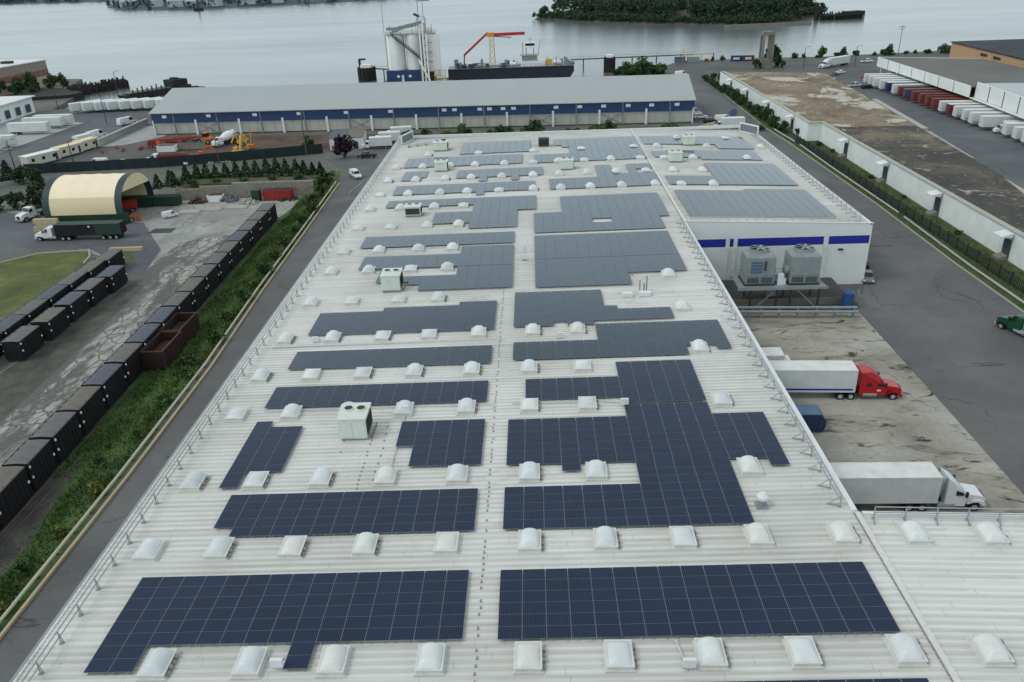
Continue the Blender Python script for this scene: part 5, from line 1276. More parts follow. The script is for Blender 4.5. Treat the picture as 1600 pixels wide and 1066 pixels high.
# dark hedge of evergreens left of the shelter
for i,(x,y,s) in enumerate([(-108.5,150,1.2),(-111.5,148.5,1.3),(-114.5,147.5,1.2),(-117.6,146.5,1.3),(-121,145,1.4),(-124.5,143.4,1.3),(-128,141.6,1.3),(-131.5,139.6,1.2),(-135,137.6,1.3),(-124,160,1.4),(-129,168,1.5),(-134,170,1.6),(-139,172,1.5),(-144,170,1.7),(-148,166,1.7),(-152,172,1.8),(-142,163,1.5)]):
    (TB if i%3 else FA).put((x,y,0),vb.uniform(0,6),'dark evergreen in the hedge left of the fabric shelter, %s counted outward from the shelter'%ORD[i],'evergreens left of the fabric shelter',(s*.95,s*.85,s*.66) if i%3 else (s*1.3,s*1.3,s*1.05))
e=empty('retaining_wall',(0,0,0),0,'low pale concrete wall by the hedge at the left edge of the view','wall')
q=MB(); q.prism([(-152,128),(-126,143.2),(-126.4,143.8),(-152.4,128.7)],0,1.2); q.build('wall','pale_concrete',e)
o=MB().bar((-146,164,.5),(-131.5,173.4,.5),.5,1.0).build('block_wall','pale_concrete'); tag(o,'pale block wall segment among dark evergreens at far left','wall')
# green screened fence
e=empty('screened_fence',(0,0,0),0,'long fence covered with dark green screen behind the evergreen row','fence')
FP=[(-140,181.4),(-121,182.8),(-103,184.6),(-81,190.2),(-59,196.3)]
q=MB()
for a,b in zip(FP,FP[1:]): q.bar((a[0],a[1],1.45),(b[0],b[1],1.45),.06,2.8)
q.build('screen','fence_mesh',e)
me=MB().cyl(0,0,0,3.0,.07,6).mesh('post','steel_dark')
for a,b in zip(FP,FP[1:]):
    n=int(math.dist(a,b)/3.2)
    for k in range(n): link('post',me,e,(a[0]+(b[0]-a[0])*k/n,a[1]-.12+(b[1]-a[1])*k/n,0))
# ---------------------------------------------------------------- construction lot
def excavator(loc,rz,paint,label,arm=1.0,scale=1):
    e=empty('excavator',loc,rz,label,'excavator')
    for s in (-1,1):
        MB().xprof([(-1.9,.15),(-2.1,.5),(-1.8,.95),(1.8,.95),(2.1,.5),(1.9,.15)],min(s*.75,s*1.4),max(s*.75,s*1.4)).build('track','chassis',e)
    h=MB(); h.box(-2.4,1.3,-1.25,1.25,1.15,2.2); h.tube((-2.3,-1.2,1.7),(-2.3,1.2,1.7),.5,12); h.cyl(0,0,.95,1.15,.8,14); h.build('house',paint,e)
    MB().box(.05,1.5,.25,1.22,2.2,3.1).build('cab',paint,e)
    g=MB(); g.box(1.501,1.52,.32,1.15,1.6,3.0); g.box(.2,1.4,1.221,1.235,2.2,3.0); g.build('window','glass',e)
    b=MB(); A=(1.2,-.3,1.9);B=(2.8,-.3,5.2*arm);Cc=(4.6,-.3,5.0*arm); 
    b.bar(A,B,.45,.6); b.bar(B,Cc,.4,.5); b.build('boom',paint,e)
    s=MB(); D=(5.2,-.3,1.6); s.bar(Cc,D,.35,.45); s.build('stick',paint,e)
    MB().xprof([(4.6,.3),(5.2,1.6),(5.8,1.4),(5.6,.4)],-.8,.2).build('bucket','steel_dark',e)
    e.scale=(scale,)*3; return e
excavator((-83.6,193.6,0),math.radians(75),'yellow','yellow tracked excavator with raised arm behind the green fence',1.15)
excavator((-94.2,191.6,0),math.radians(20),'orange','orange tracked excavator working near the fence, left of the yellow one',.9,.85)
e=empty('mixer_truck',(-95.0,212.0,0),math.radians(-118),'white concrete mixer truck in front of the blue warehouse','truck')
MB().box(-6.5,1.2,-.5,.5,.6,1.1).build('chassis','chassis',e); MB().xprof([(0,.7),(0,2.8),(1.3,2.8),(1.9,1.9),(2.9,1.7),(3,.7)],-1.15,1.15).build('cab','white_paint',e)
g=MB(); g.quad((1.36,-1.0,2.74),(1.9,-1.0,1.98),(1.9,1.0,1.98),(1.36,1.0,2.74)); g.build('windshield','glass',e)
q=MB(); q.tube((-.3,0,2.0),(-2.2,0,2.5),.8,14,0,1.35,True); q.tube((-2.2,0,2.5),(-3.6,0,2.8),1.35,14,0,1.3,True); q.tube((-3.6,0,2.8),(-5.6,0,3.4),1.3,14,0,.55,True); q.build('drum','hook_white',e)
q=MB(); q.xprof([(-6.4,2.2),(-5.6,4.2),(-5.3,4.2),(-6.0,2.2)],-.5,.5); q.build('hopper','hook_white',e)
for x in (2.0,-3.2,-4.5):
    for s in (-1,1): wheel(e,x,s*.98,.5,.35)
e=empty('telescopic_crane',(-114,213.5,0),math.radians(4),'long red crane boom lying low on its carrier in the gravel lot','crane')
e.scale=(.62,.62,.62)
MB().box(-8,8,-1.2,1.2,.7,1.3).build('carrier','red_dull',e); MB().bar((-7,0,3.0),(13,0,3.9),1.1,1.3).bar((13,0,3.9),(17,0,4.1),.8,.9).build('boom','red_dull',e)
MB().box(-7.5,-4.0,-1.2,1.2,1.3,3.3).build('counterweight','rust_red',e); MB().box(-3.5,-1.2,-1.2,0,1.3,3.2).build('cab','orange',e); MB().box(7.0,9.5,-1.2,1.2,.8,2.6).build('driver_cab','red_dull',e)
for x in (-6,-4.5,4,5.5):
    for s in (-1,1): wheel(e,x,s*1.05,.6,.4)
dumpster(-109.5,205.5,.05,'pale skip with debris below the long red crane boom','shed_wall',5.5,2.0)
dumpster(-103,208.5,.05,'grey skip stacked with timber right of the pale skip','block_concrete',8,2.0)
e=tractor('white_paint',False,False,False); e.location=(-108.4,189.8,0); e.rotation_euler.z=math.radians(183); e['label']='white cab truck pulling a red bin near the green fence'
dumpster(-101.6,190.4,.04,'long dark red bin behind the white cab truck near the green fence','red_dull',8.5,2.5)
e=car('white_paint','pickup'); e.location=(-115.2,188.4,0); e.rotation_euler.z=PI+.05; e['label']='white pickup behind the green fence, second from the left'
e=car('white_paint','van'); e.location=(-122.8,188.8,0); e.rotation_euler.z=PI; e['label']='white van behind the green fence, leftmost of the parked vehicles'
e=car('white_paint','sedan'); e.location=(-97.6,187.6,0); e.rotation_euler.z=2.6; e['label']='small white car by the orange excavator'
e=car('black_paint','pickup'); e.location=(-76.0,193.8,0); e.rotation_euler.z=.1; e['label']='black pickup behind the green fence, right of the yellow excavator'
e=car('red_paint','pickup'); e.location=(-70.6,196.2,0); e.rotation_euler.z=.5; e['label']='red pickup behind the green fence, next to the black one'
e=empty('wheel_loader',(-101.5,216.5,0),2.8,'orange wheel loader close to the left end of the blue warehouse','loader')
MB().xprof([(-2.8,.9),(-2.8,2.0),(-.4,2.2),(1.2,1.7),(1.3,.9)],-1.0,1.0).build('body','orange',e); MB().box(-.9,.5,-.8,.8,2.2,3.3).build('cab','glass',e); MB().box(-1.0,.6,-.9,.9,3.3,3.45).build('roof','orange',e)
MB().xprof([(2.9,.2),(3.9,.1),(4.0,1.5),(3.1,1.3)],-1.4,1.4).bar((1.0,-.5,1.6),(3.0,-.5,.9),.25).bar((1.0,.5,1.6),(3.0,.5,.9),.25).build('bucket','steel_dark',e)
for x in (-1.8,1.6):
    for s in (-1,1): wheel(e,x,s*1.1,.75,.5)
e=empty('backhoe',(-88.0,212.5,0),1.0,'yellow backhoe right of the mixer truck','loader')
MB().box(-2,1.5,-.8,.8,.8,1.8).build('body','yellow',e); MB().box(-.8,.6,-.75,.75,1.8,3.0).build('cab','orange_light',e); MB().bar((-1.8,0,1.6),(-3.0,0,3.6),.35).bar((-3.0,0,3.6),(-4.6,0,1.4),.3).build('arm','yellow',e)
for x in (-1.3,1.1):
    for s in (-1,1): wheel(e,x,s*.9,.6,.4)
e=empty('light_tower',(-83.5,206,0),0,'orange equipment mast stored behind the yellow excavator','mast'); MB().box(-1,1,-.7,.7,.4,1.4).build('base','orange',e); MB().bar((0,0,1.4),(.6,0,6.2),.3).build('mast','orange_light',e)
heap('timber_pile',-92,216,4.2,1.6,'rust','brown heap of timber and scrap before the blue warehouse','timber pile',70,.8,8)
heap('rubble_pile',-88.5,189.6,4.5,.6,'rubble','low pale rubble bank by the fence left of the yellow excavator','rubble pile',70,.5,9)
heap('soil_pile',-113,222,5,1.5,'mound_soil','low greenish soil heap by the corner of the blue warehouse','soil heap',90,.7,10)
heap('pipe_pile',-66.5,203,4,1.0,'rubble','scattered pale pipes right of the red pickup','pipes',40,.6,12)
for i,(x,y,rz) in enumerate(((-129,213,.4),(-124.8,208.5,.2),(-119.8,209.8,.0),(-131,207,.6))):
    o=MB().xprof([(-.3,0),(-.25,.25),(-.1,.4),(-.08,.95),(.08,.95),(.1,.4),(.25,.25),(.3,0)],-1.5,1.5).build('barrier','red_dull',None,(x,y,0),rz); tag(o,'red plastic road barrier in the gravel lot, %s of four'%['top left','nearest the red crane','rightmost','leftmost'][i],'barrier','red barriers in the gravel lot')
# site trailers along the left road
def site_trailer(loc,rz,ln,wallm,roofm,label):
    e=empty('site_trailer',loc,rz,label,'trailer','site trailers along the gravel lot')
    MB().box(-ln/2,ln/2,-1.6,1.6,.5,3.1).build('body',wallm,e); MB().box(-ln/2-.15,ln/2+.15,-1.75,1.75,3.1,3.3).build('roof',roofm,e)
    for k in range(int(ln/3.4)): 
        x=-ln/2+1.7+k*3.4; MB().box(x-.5,x+.5,-1.63,-1.601,1.5,2.4).build('window','glass',e)
    MB().box(ln/2-1.7,ln/2-.8,-1.63,-1.601,.6,2.6).build('door','steel_dark',e); MB().box(-ln/2+.5,ln/2-.5,-1.2,1.2,0,.5).build('chassis','chassis',e)
site_trailer((-142.6,194.2,0),math.radians(66),10.5,'cream_trailer','shed_wall','pale site trailer with light roof, nearest of the row by the gravel lot')
site_trailer((-140.0,204.4,0),math.radians(70),8.6,'cream_trailer','tent_tan','cream site trailer with tan roof, middle of the row by the gravel lot')
site_trailer((-138.3,212.8,0),math.radians(76),7.4,'cream_trailer','tent_tan','cream site trailer with tan roof, farthest of the row by the gravel lot')
e=box_truck(length=6.0); e.location=(-142.0,222.6,0); e.rotation_euler.z=math.radians(70); e['label']='white box truck on the side road beyond the site trailers'
e=car('white_paint','van'); e.location=(-144.4,231.2,0); e.rotation_euler.z=math.radians(72); e.scale=(1.3,1.2,1.2); e['label']='white camper van on the side road, middle of three vehicles'
e=car('white_paint','van'); e.location=(-145.2,255.6,0); e.rotation_euler.z=math.radians(60); e.scale=(1.3,1.2,1.2); e['label']='white van on the side road nearest the blue warehouse corner'
e=empty('boundary_wall',(0,0,0),0,'pale wall with white coping along the side road left of the blue warehouse','wall')
MB().prism([(-137.2,214),(-136.6,214),(-136.9,254),(-137.5,254)],0,2.0).build('wall','pale_concrete',e); MB().prism([(-137.5,213.8),(-136.3,213.8),(-136.6,254.2),(-137.8,254.2)],2.0,2.25).build('coping','rubble',e)

# corner by the warehouse: shed, box trucks, pickup, purple tree, van
e=empty('site_office',(-53.6,207.5,0),math.radians(7),'small white site office with grey and tan roof halves beside the box trucks','shed')
MB().box(-5,5,-7,7,0,3.4).build('wall','white_wall',e); MB().box(-5.1,-.03,-7.1,7.1,3.4,3.6).build('roof','tarp_blue',e); MB().box(.03,5.1,-7.1,7.1,3.4,3.6).build('roof','tarp_brown',e); MB().box(2.2,3.4,-7.05,-7.001,.1,2.3).build('door','steel_dark',e); MB().box(-3.5,-1.5,-7.05,-7.001,1.2,2.3).build('window','glass',e)
for i,(x,y) in enumerate(((-42.4,199.4),(-40.8,206.4),(-38.4,214.2))):
    e=box_truck(length=6.6); e.location=(x-3.4,y+1.2,0); e.rotation_euler.z=math.radians(186); e['label']='white box truck in the trio behind the far left warehouse corner, %s'%['nearest one','middle one','farthest one'][i]; e['group']='white box trucks behind the warehouse corner'
e=car('black_paint','pickup'); e.location=(-44.6,188.8,0); e.rotation_euler.z=math.radians(176); e['label']='black pickup parked beside the purple tree'
TPu.put((-51.0,189.6,0),0,'round dark purple tree at the corner of the lot',None,(1.2,1.2,1.12))
e=car('white_paint','pickup'); e.location=(-43.4,166.6,0); e.rotation_euler.z=math.radians(-62); e['label']='white pickup driving on the left road near the far warehouse corner'
MB().xprof([(-2.7,1.1),(-2.65,1.75),(-.5,1.8),(-.5,1.1)],-.85,.85).build('bed_cap','white_paint',e)
TA.put((-64.6,201.6,0),1,'green tree by the fence left of the site office',None,(.85,.85,.7))
# bushes behind the far roof edge
for i,(x,y,s) in enumerate([(-36,212,.9),(-18.5,211,1.0),(-6.5,211,1.15),(3.5,210.5,1.15),(16.5,209.5,.8),(26.5,208.5,1.05),(46,207,.9)]):
    (TA if i%2 else TB).put((x,y,-.4),vb.uniform(0,6),'leafy shrub before the blue warehouse wall, %s from the left'%ORD[i],'tall shrubs before the blue warehouse',(s*1.5,s*1.1,s*.8))
for i,(x,y,s) in enumerate([(-23.5,211,1.4),(-10,211,1.2),(-4.6,211,1.5),(0.6,210.5,1.4),(5.6,210,1.0),(14.2,209.5,1.1),(22,209,1.9),(26,208.5,1.2),(44,207,2.0),(-30,212,1.5),(-33.5,212,1.1)]):
    (BG if i%2 else BY).put((x,y,0),vb.uniform(0,6),'green bush before the blue warehouse, %s'%['fourth from the left','fifth from the left','third from the right of the middle group','middle one of the row','second right of the middle','fourth from the right','third from the right','second from the right','rightmost','leftmost','second from the left'][[2,3,4,5,6,7,8,9,10,0,1].index(i)] if False else 'green bush before the blue warehouse, %s from the left'%ORD[i+2 if i<9 else (0 if i==9 and False else (1 if i==9 else 0))],'bushes in front of the blue warehouse',(s*1.6,s*1.3,s*1.5))

# ---------------------------------------------------------------- blue storage warehouse
U=180.2
BW=empty('storage_warehouse',(-125.2,233.0,0),math.atan2(-8.6,180),'very long blue and beige storage warehouse with grey gabled roof','warehouse')
EV,RD,DP=7.3,12.6,40
MB().box(0,U,.35,DP,0.35,4.0).build('lower_wall','panel_beige',BW)
MB().box(0,U,.5,DP-.1,0,.35).build('base','deck_dark',BW)  # dark base stands in for the black shadow line at the wall foot
MB().box(-.12,U+.12,-.02,DP,4.0,EV).build('upper_wall','blue_wall',BW)
r=MB(); ym=DP/2
r.add([(-.6,-.5,EV+.02),(U+.6,-.5,EV+.02),(U+.6,ym,RD),(-.6,ym,RD),(-.6,DP+.5,EV+.02),(U+.6,DP+.5,EV+.02)],[(0,1,2,3),(3,2,5,4)])
r.build('roof','roof_grey',BW)
f=MB()
for s in (0,U): f.add([(s,0,EV),(s,DP,EV),(s,ym,RD-.1)],[(0,1,2) if s==U else (2,1,0)])
f.build('gable','blue_wall',BW)
MB().box(-.6,U+.6,-.62,-.48,EV-.16,EV+.06).build('gutter','roof_grey',BW)
nb=24
for k in range(nb+1):
    u=k*U/nb
    if k%2==0:
        MB().box(max(0,u-.35),min(U,u+.35),-.25,.3,0,4.9).build('column','white_paint',BW)
    else: MB().box(u-.12,u+.12,-.12,.3,0,EV-.1).build('column','galv',BW)
for k in (2,9,17,20):
    u0=k*U/nb; u1=(k+1)*U/nb
    MB().bar((u0,.1,.4),(u1,.1,3.9),.16).bar((u0,.1,3.9),(u1,.1,.4),.16).build('cross_brace','galv',BW)
for px in (259,331,406,477,552,622,706,722,761,776,797,813,878,914,950,987,1022,1060):
    u=(px-238)/847*U; MB().box(u-.75,u+.75,-.06,-.021,5.6,6.5).build('window','hook_white',BW)
q=MB()
for k in range(60): q.box(k*3.0,k*3.0+.08,.3,.349,.4,3.95)
q.build('panel_joints','galv',BW)
# cars at its right end
for i,(x,y,rz,kd,cl,lb) in enumerate([(57.6,239,.1,'van','white_paint','white van at the right end of the blue warehouse, farthest of the cluster'),(58.6,231.5,.1,'suv','white_paint','white car at the right end of the blue warehouse, second from the back'),(64.6,224.6,.1,'van','white_paint','white lettered van beside the blue sign at the right end of the blue warehouse'),(60.4,223.4,.1,'suv','black_paint','dark car at the right end of the blue warehouse')]):
    e=car(cl,kd); e.location=(x,y,0); e.rotation_euler.z=rz; e['label']=lb
e=box_truck(length=7); e.location=(61.4,213.4,0); e.rotation_euler.z=PI; e['label']='white box truck just behind the far right corner of the solar roof'
e=empty('loading_ramp',(57,215.5,0),-.5,'small pale loading ramp beside the right end of the blue warehouse','ramp'); MB().xprof([(-3,0),(-3,.2),(3,2.2),(3,0)],-1,1).build('ramp','block_tan',e)
e=empty('sign_board',(67.6,224.5,0),.2,'round blue sign board by the access road near the white van','sign'); MB().tube((0,0,0),(0,0,2.0),.08,6).build('pole','galv',e); q=MB(); q.tube((0,-.06,2.9),(0,.06,2.9),1.3,20); q.build('face','steel_blue',e)
TA.put((72.5,209,0),0,'small dark shrub at the kerb behind the far right roof corner',None,(.6,.6,.3))
# line of small boulders between the roof edge and the blue warehouse
kb=random.Random(44)
for i in range(20):
    x=14+i*2.05; s=kb.uniform(.4,.75); mb=MB()
    ico=[(math.cos(a)*s*kb.uniform(.7,1),math.sin(a)*s*kb.uniform(.7,1)) for a in [j*PI/4 for j in range(8)]]
    mb.prism(ico,0,s*kb.uniform(.7,1.1)); o=mb.build('boulder','rubble',None,(x,215.5-(x)*.045,0)); tag(o,'pale boulder in the row before the blue warehouse','boulder','boulders lined up before the blue warehouse')
# ---------------------------------------------------------------- silo terminal and barge
e=empty('silo_terminal',(0,0,0),0,'white cement silo terminal with blue base building and inclined conveyor','silos')
MB().box(-63.2,-45.6,340.6,352,0,5.4).build('base_building','blue_wall',e)
for x in (-57.8,-52.4): MB().box(x-.6,x+.6,340.52,340.59,2.4,3.4).build('window','hook_white',e)
MB().box(-56.3,-55.2,340.52,340.59,.1,3.4).build('door','white_paint',e)
for x in (-58.6,-50.2,-42.4): 
    q=MB(); q.cyl(x,346.5,5.4 if x<-45 else 2,20.4,4.05,24); q.build('silo','silo_white',e)
q=MB(); q.box(-62.4,-40,342.6,350.6,20.42,20.7); q.build('top_deck','galv',e)
q=MB()
for y in (342.7,350.5):
    q.tube((-62.3,y,21.8),(-40.1,y,21.8),.08,5); q.tube((-62.3,y,21.2),(-40.1,y,21.2),.06,5)
    for k in range(10): q.tube((-62.3+k*2.47,y,20.7),(-62.3+k*2.47,y,21.8),.07,5)
q.build('hand_rail','block_tan',e)
q=MB(); q.bar((-61,344.4,22.2),(-46,344.4,25.2),1.5,1.6); q.bar((-62,345,22.5),(-57,345,22.5),2.4,2.2); q.build('top_conveyor','galv',e)
q=MB(); q.box(-47.6,-44.6,343.5,346.5,20.7,24.6); q.box(-43.8,-41.4,343.2,345.4,20.7,23.2); q.box(-62,-59.4,343.2,346.4,20.7,22.4); q.tube((-44,344,20.7),(-44,344,27.5),.35,8); q.tube((-48.6,344,20.7),(-48.6,344,26),.3,8); q.build('top_plant','silo_white',e)
q=MB()
for x in (-54.4,-46.3,-62.5): q.tube((x,342.3,5.4),(x,342.3,20.4),.18,6)
for z in (9,13,17): q.box(-47.4,-41.4,340.6,341.6,z,z+.15)
q.build('down_pipes','galv',e)
q=MB(); q.bar((-59.6,342.0,20.6),(-45.6,340.2,9.2),1.5,.3); q.bar((-59.6,341.3,21.6),(-45.6,339.5,10.2),.12); q.bar((-59.6,342.7,21.6),(-45.6,340.9,10.2),.12)
for k in range(14):
    t=k/13; x=-59.6+14*t; y=342-1.8*t; z=20.6-11.4*t; q.bar((x,y-.7,z),(x,y-.7,z+1.0),.1); q.bar((x,y+.7,z),(x,y+.7,z+1.0),.1)
q.build('inclined_walkway','steel_dark',e)
tw=MB()
for dx in (-1.6,1.6):
    for dy in (-1.6,1.6): tw.bar((-45.4+dx,340.0+dy,0 if dy<0 else 5.4),(-45.4+dx,340+dy,33.5 if abs(dx)>0 and False else 27.5),.22)
for k in range(9):
    z=1+k*3; tw.bar((-47,338.4,z),(-43.8,338.4,z+3),.14); tw.bar((-43.8,338.4,z),(-47,338.4,z+3),.14); tw.box(-47.1,-43.7,338.3,341.7,z+2.9,z+3.0)
tw.build('lift_tower','galv',e)
q=MB()
for dx in (-1.1,1.1): q.bar((-45.4+dx,340,27.5),(-45.4+dx,340,34.5),.18)
q.box(-47.2,-41.2,339.6,340.4,34.3,34.6); q.bar((-48.5,340,29.2),(-46,340,28.0),1.0); q.build('hoist_frame','steel_dark',e)
q=MB()
for x,z in ((-46.2,24),(-44.8,25),(-43.4,21)): q.tube((x,337.9,.3),(x,337.9,z),.36,8)
q.tube((-47.5,338,10),(-43,337.4,1),.4,8); q.build('feed_pipe','silo_white',e)
q=MB()
for x in (-62.8,-60,-55.5,-50,-41.2): q.tube((x,342.5,20.6),(x,342.5,24.5 if x>-62 else 33.5),.09,5)
q.build('mast','steel_dark',e)
q=MB(); q.box(-41.5,-36.0,341,347,0,.3); 
for x in (-41.2,-38.7,-36.2):
    for z0,z1 in ((0,5.2),): q.bar((x,340.8,z0),(x,340.8,z1),.25)
for z in (2.4,5.0): q.bar((-41.2,340.8,z),(-36.2,340.8,z),.25)
q.bar((-41.2,340.8,.3),(-38.7,340.8,5),.18); q.bar((-38.7,340.8,.3),(-36.2,340.8,5),.18); q.build('stair_frame','yellow',e)
MB().box(-45.4,-41.6,342,350,0.01,4.4).build('pump_house','hvac_dark',e)
tag(MB().prism([(-66,330),(-14,325),(-14,336),(-34.5,343.5),(-34.5,354),(-66,354)],-3,-.01).build('wharf','concrete_grey'),kind='structure')

e=empty('cargo_barge',(0,0,-1.6),0,'dark navy cargo barge with pipes and deck gear moored beside the silos','barge')
q=MB(); q.xprof([(-35.5,1.6),(-35.5,6.0),(22.8,6.0),(22.8,3.5),(20.5,0),(-33,0)],346.5,358); q.build('hull','hull',e)
MB().box(-35.2,22.4,346.7,357.8,6.0,6.12).build('deck','galv',e)
q=MB(); q.box(-35.5,22.8,346.3,346.5,5.5,5.9); q.build('rubbing_strake','timber_dark',e)
bk=random.Random(23)
for k in range(44):
    x=-33+k*1.25; h=bk.uniform(1.2,3.4); w_=bk.uniform(.8,1.9); y=bk.uniform(347.6,354); m=bk.choice(['galv','steel_blue','hook_white','hvac_dark','silo_white','steel_dark'])
    if -18<x<-12 or -2.5<x<10.5: continue
    q=MB()
    if bk.random()<.5: q.box(x,x+w_,y,y+2,6.12,6.12+h); q.box(x+.2,x+w_-.2,y+.2,y+1.8,6.12+h,6.3+h)
    else: q.tube((x,y,7.1),(x+w_+1,y,7.1),.9,12)
    o=q.build('deck_unit',m,e)
q=MB()
for k in range(22): q.tube((-34.5+k*2.65,347,6.12),(-34.5+k*2.65,347,7.3),.07,5)
q.tube((-34.8,347,7.3),(22,347,7.3),.06,5); q.tube((-34.8,347,6.8),(22,347,6.8),.05,5)
for k in range(7): q.tube((9+k*1.9,349+k%3,6.12),(9+k*1.9,349+k%3,8.6+(k%2)*1.2),.22,6)
q.tube((-30,350,6.6),(8,350,6.6),.3,8); q.build('deck_pipes','galv',e)
q=MB(); q.box(-26,-23.4,346.9,348.6,6.13,8.0); q.tube((-30.4,347.2,6.9),(-30.4,347.6,6.9),.8,12); q.build('winch','steel_dark',e)
# crane on the barge
c=empty('loading_crane',(-14.8,350.5,4.52),0,'red articulated loading crane with yellow lattice mast on the barge','crane')
q=MB()
for dx in (-1,1):
    for dy in (-1,1): q.bar((dx*1.3,dy*1.3,0),(dx*.8,dy*.8,13.2),.26)
for k in range(5):
    z=k*2.6; q.bar((-1.3+k*.1,-1.25,z),(1.2-k*.1,-1.2,z+2.6),.18); q.bar((1.3-k*.1,-1.25,z),(-1.2+k*.1,-1.2,z+2.6),.18)
q.build('mast','yellow',c)
MB().box(-2.2,1.2,-1.1,1.1,13.2,15.0).build('slewing_head','orange_light',c)
MB().bar((0,0,14.0),(15.3,0,14.2),1.1,1.3).bar((0,.0,13.4),(9,0,12.6),.4,.4).build('rear_boom','boom_red',c); MB().box(15.3,16.2,-.7,.7,13.6,15.0).build('counterweight','hook_white',c)
MB().bar((-1.6,0,15.0),(-13,0,5.6),.75,.95).build('front_boom','boom_red',c); MB().bar((-13,0,5.9),(-13.3,0,1.6),.5,.6).build('spout','timber_dark',c)
t=empty('tug_house',(2.4,351,4.52),0,'white wheelhouse tower with radar mast on the right half of the barge','wheelhouse')
MB().box(-4.2,7.2,-2.2,2.2,0,2.4).build('lower_deck','hook_white',t); MB().box(-3.5,3.6,-2.3,2.3,2.4,4.6).build('middle_deck','galv',t); MB().box(-4.5,4.4,-2.6,2.6,4.6,4.85).build('gallery','block_tan',t)
MB().box(-2.0,2.6,-1.6,1.6,7.8,10.2).build('wheelhouse','hook_white',t); g=MB(); g.box(-1.8,2.4,-1.65,-1.601,8.8,9.8); g.build('window','glass',t)
q=MB()
for dx in (-1.4,2.0):
    for dy in (-1.2,1.2): q.bar((dx,dy,4.85),(dx,dy,7.8),.4)
q.tube((-3,0,4.85),(-3,0,10),.2,6); q.tube((4,0,4.85),(5,0,11),.12,6); q.tube((.4,0,10.2),(.4,0,12.5),.1,5); q.bar((-.6,0,11.6),(1.4,0,11.6),.15); q.build('mast','galv',t)
MB().box(7.3,10.4,-1.5,1.5,0,2.6).build('yellow_cabin','yellow',t)
# dolphins and walkways
def dolphin(x,y,r,h,label):
    e=empty('mooring_dolphin',(x,y,-1.6),0,label,'mooring dolphin')
    q=MB(); q.cyl(0,0,0,h,r,16); 
    for k in range(14): a=k*2*PI/14; q.cyl(math.cos(a)*r,math.sin(a)*r,-.2,h+.3,.35,6)
    q.build('pile_cluster','timber_dark',e); MB().box(-r*.6,r*.6,-r*.5,r*.5,h,h+1.4).build('cap','silo_white',e); return e
e=dolphin(-77.2,366,4.2,6.0,'broad black mooring dolphin standing in the water left of the silos'); MB().bar((-3,0,6),(-3,0,10),1.0).bar((-3,0,9.8),(0,0,9.8),.8).build('davit','fan_dark',e)
dolphin(41,366.5,2.5,6.6,'slim black mooring dolphin standing in the water right of the barge')
for lb,p,q_ in (('pale walkway bridging from the left dolphin to the silos',(-74,368,3.6),(-63,360,3.6)),('long pale pier walkway running from the barge over the right dolphin to the shore',(23,378,3.4),(84,382,3.4))):
    e=empty('pier_walkway',(0,0,0),0,lb,'walkway'); MB().bar(p,q_,1.4,.5).build('deck','timber',e)
    q=MB(); n=int(math.dist(p,q_)/3)
    for k in range(n+1):
        x=p[0]+(q_[0]-p[0])*k/n; y=p[1]+(q_[1]-p[1])*k/n; q.tube((x,y-.6,p[2]+.25),(x,y-.6,p[2]+1.3),.05,5)
        if k%4==2: q.cyl(x,y,-3,p[2]-.2,.3,8)
    q.tube((p[0],p[1]-.6,p[2]+1.3),(q_[0],q_[1]-.6,q_[2]+1.3),.05,5); q.build('rail','timber',e)
# thicket on the shore right of the blue warehouse
for i,(x,y,s) in enumerate([(42,341,1.0),(46,342,1.2),(50,342.5,1.35),(54,343,1.5),(58,343.5,1.25),(62,343,1.0),(56,338,1.2),(50,338,1.1),(45.5,337.5,1.0),(61,339,.9)]):
    (TA if i%2 else TB).put((x,y,-1.2),vb.uniform(0,6),'leafy bush in the shore thicket right of the barge, %s of the clump'%ORD[i],'bushes of the shore thicket',(s*1.5,s*1.3,s*.95))
# ---------------------------------------------------------------- right: long shed, dock warehouse, trailers
SH=empty('flat_shed',(0,0,0),0,'very long low pale shed with mottled brown flat roof and small awnings','shed')
shape=[(84.6,40),(84.6,188.2),(84.6,192),(81,192.4),(80.4,303),(79.8,304.5),(119,290.6),(101,118),(95,40)]
SW=MB().prism([(84.8,40),(84.8,192.2),(81.2,192.6),(80.4,303.6),(118.6,290.0),(100.6,118),(94.8,40)],0,5.2,0,1)
HT=5.204
MB().poly([(85.6,185.5),(85.6,192.9),(82,193.4),(81.2,303),(118.2,289.5),(107.2,184)],HT).build('roof','mottled_roof',SH)
MB().poly([(85.6,40),(85.6,185.5),(107.2,184),(100.3,118),(94.6,40)],HT).build('roof','tar_roof',SH)
MB().poly([(93.5,92),(101.2,128),(100.3,118),(96.5,70)],HT+.02).build('roof_patch','rubble',SH)
for bb in ((84.5,85.6,40,191.99),(80.9,82.0,193.01,303.5),(80.9,85.6,192.0,193.0)): MB().box(*bb,5.2,5.36).build('coping','coping',SH)
q=SW
for y in list(range(52,190,9)): q.box(84.76,84.801,y,y+.14,.05,5.15)
q.build('wall',['shed_wall','tar_roof'],SH)
for y,x in ((94.6,84.6),(120.5,84.6),(146.6,84.6),(171.9,84.6),(206.5,81),(232.5,80.9),(259.6,80.7),(284,80.5)):
    MB().xprof([(x-2.1,4.2),(x-2.1,4.45),(x-.05,4.95),(x-.05,4.2)],y-1.3,y+1.3).build('awning','awning',SH)
    MB().box(x-.12,x-.06,y-1.0,y+1.0,.5,3.6).build('dock_door','recess',SH)
    MB().xprof([(x-1.6,0),(x-1.6,.5),(x-.1,.9),(x-.1,0)],y-1.0,y+1.0).build('dock_step','concrete_grey',SH)
heap('roof_debris',110,262,3,.5,'rubble','scattered pale debris on the dark part of the mottled roof edge','debris',12,.5,14).location.z=HT
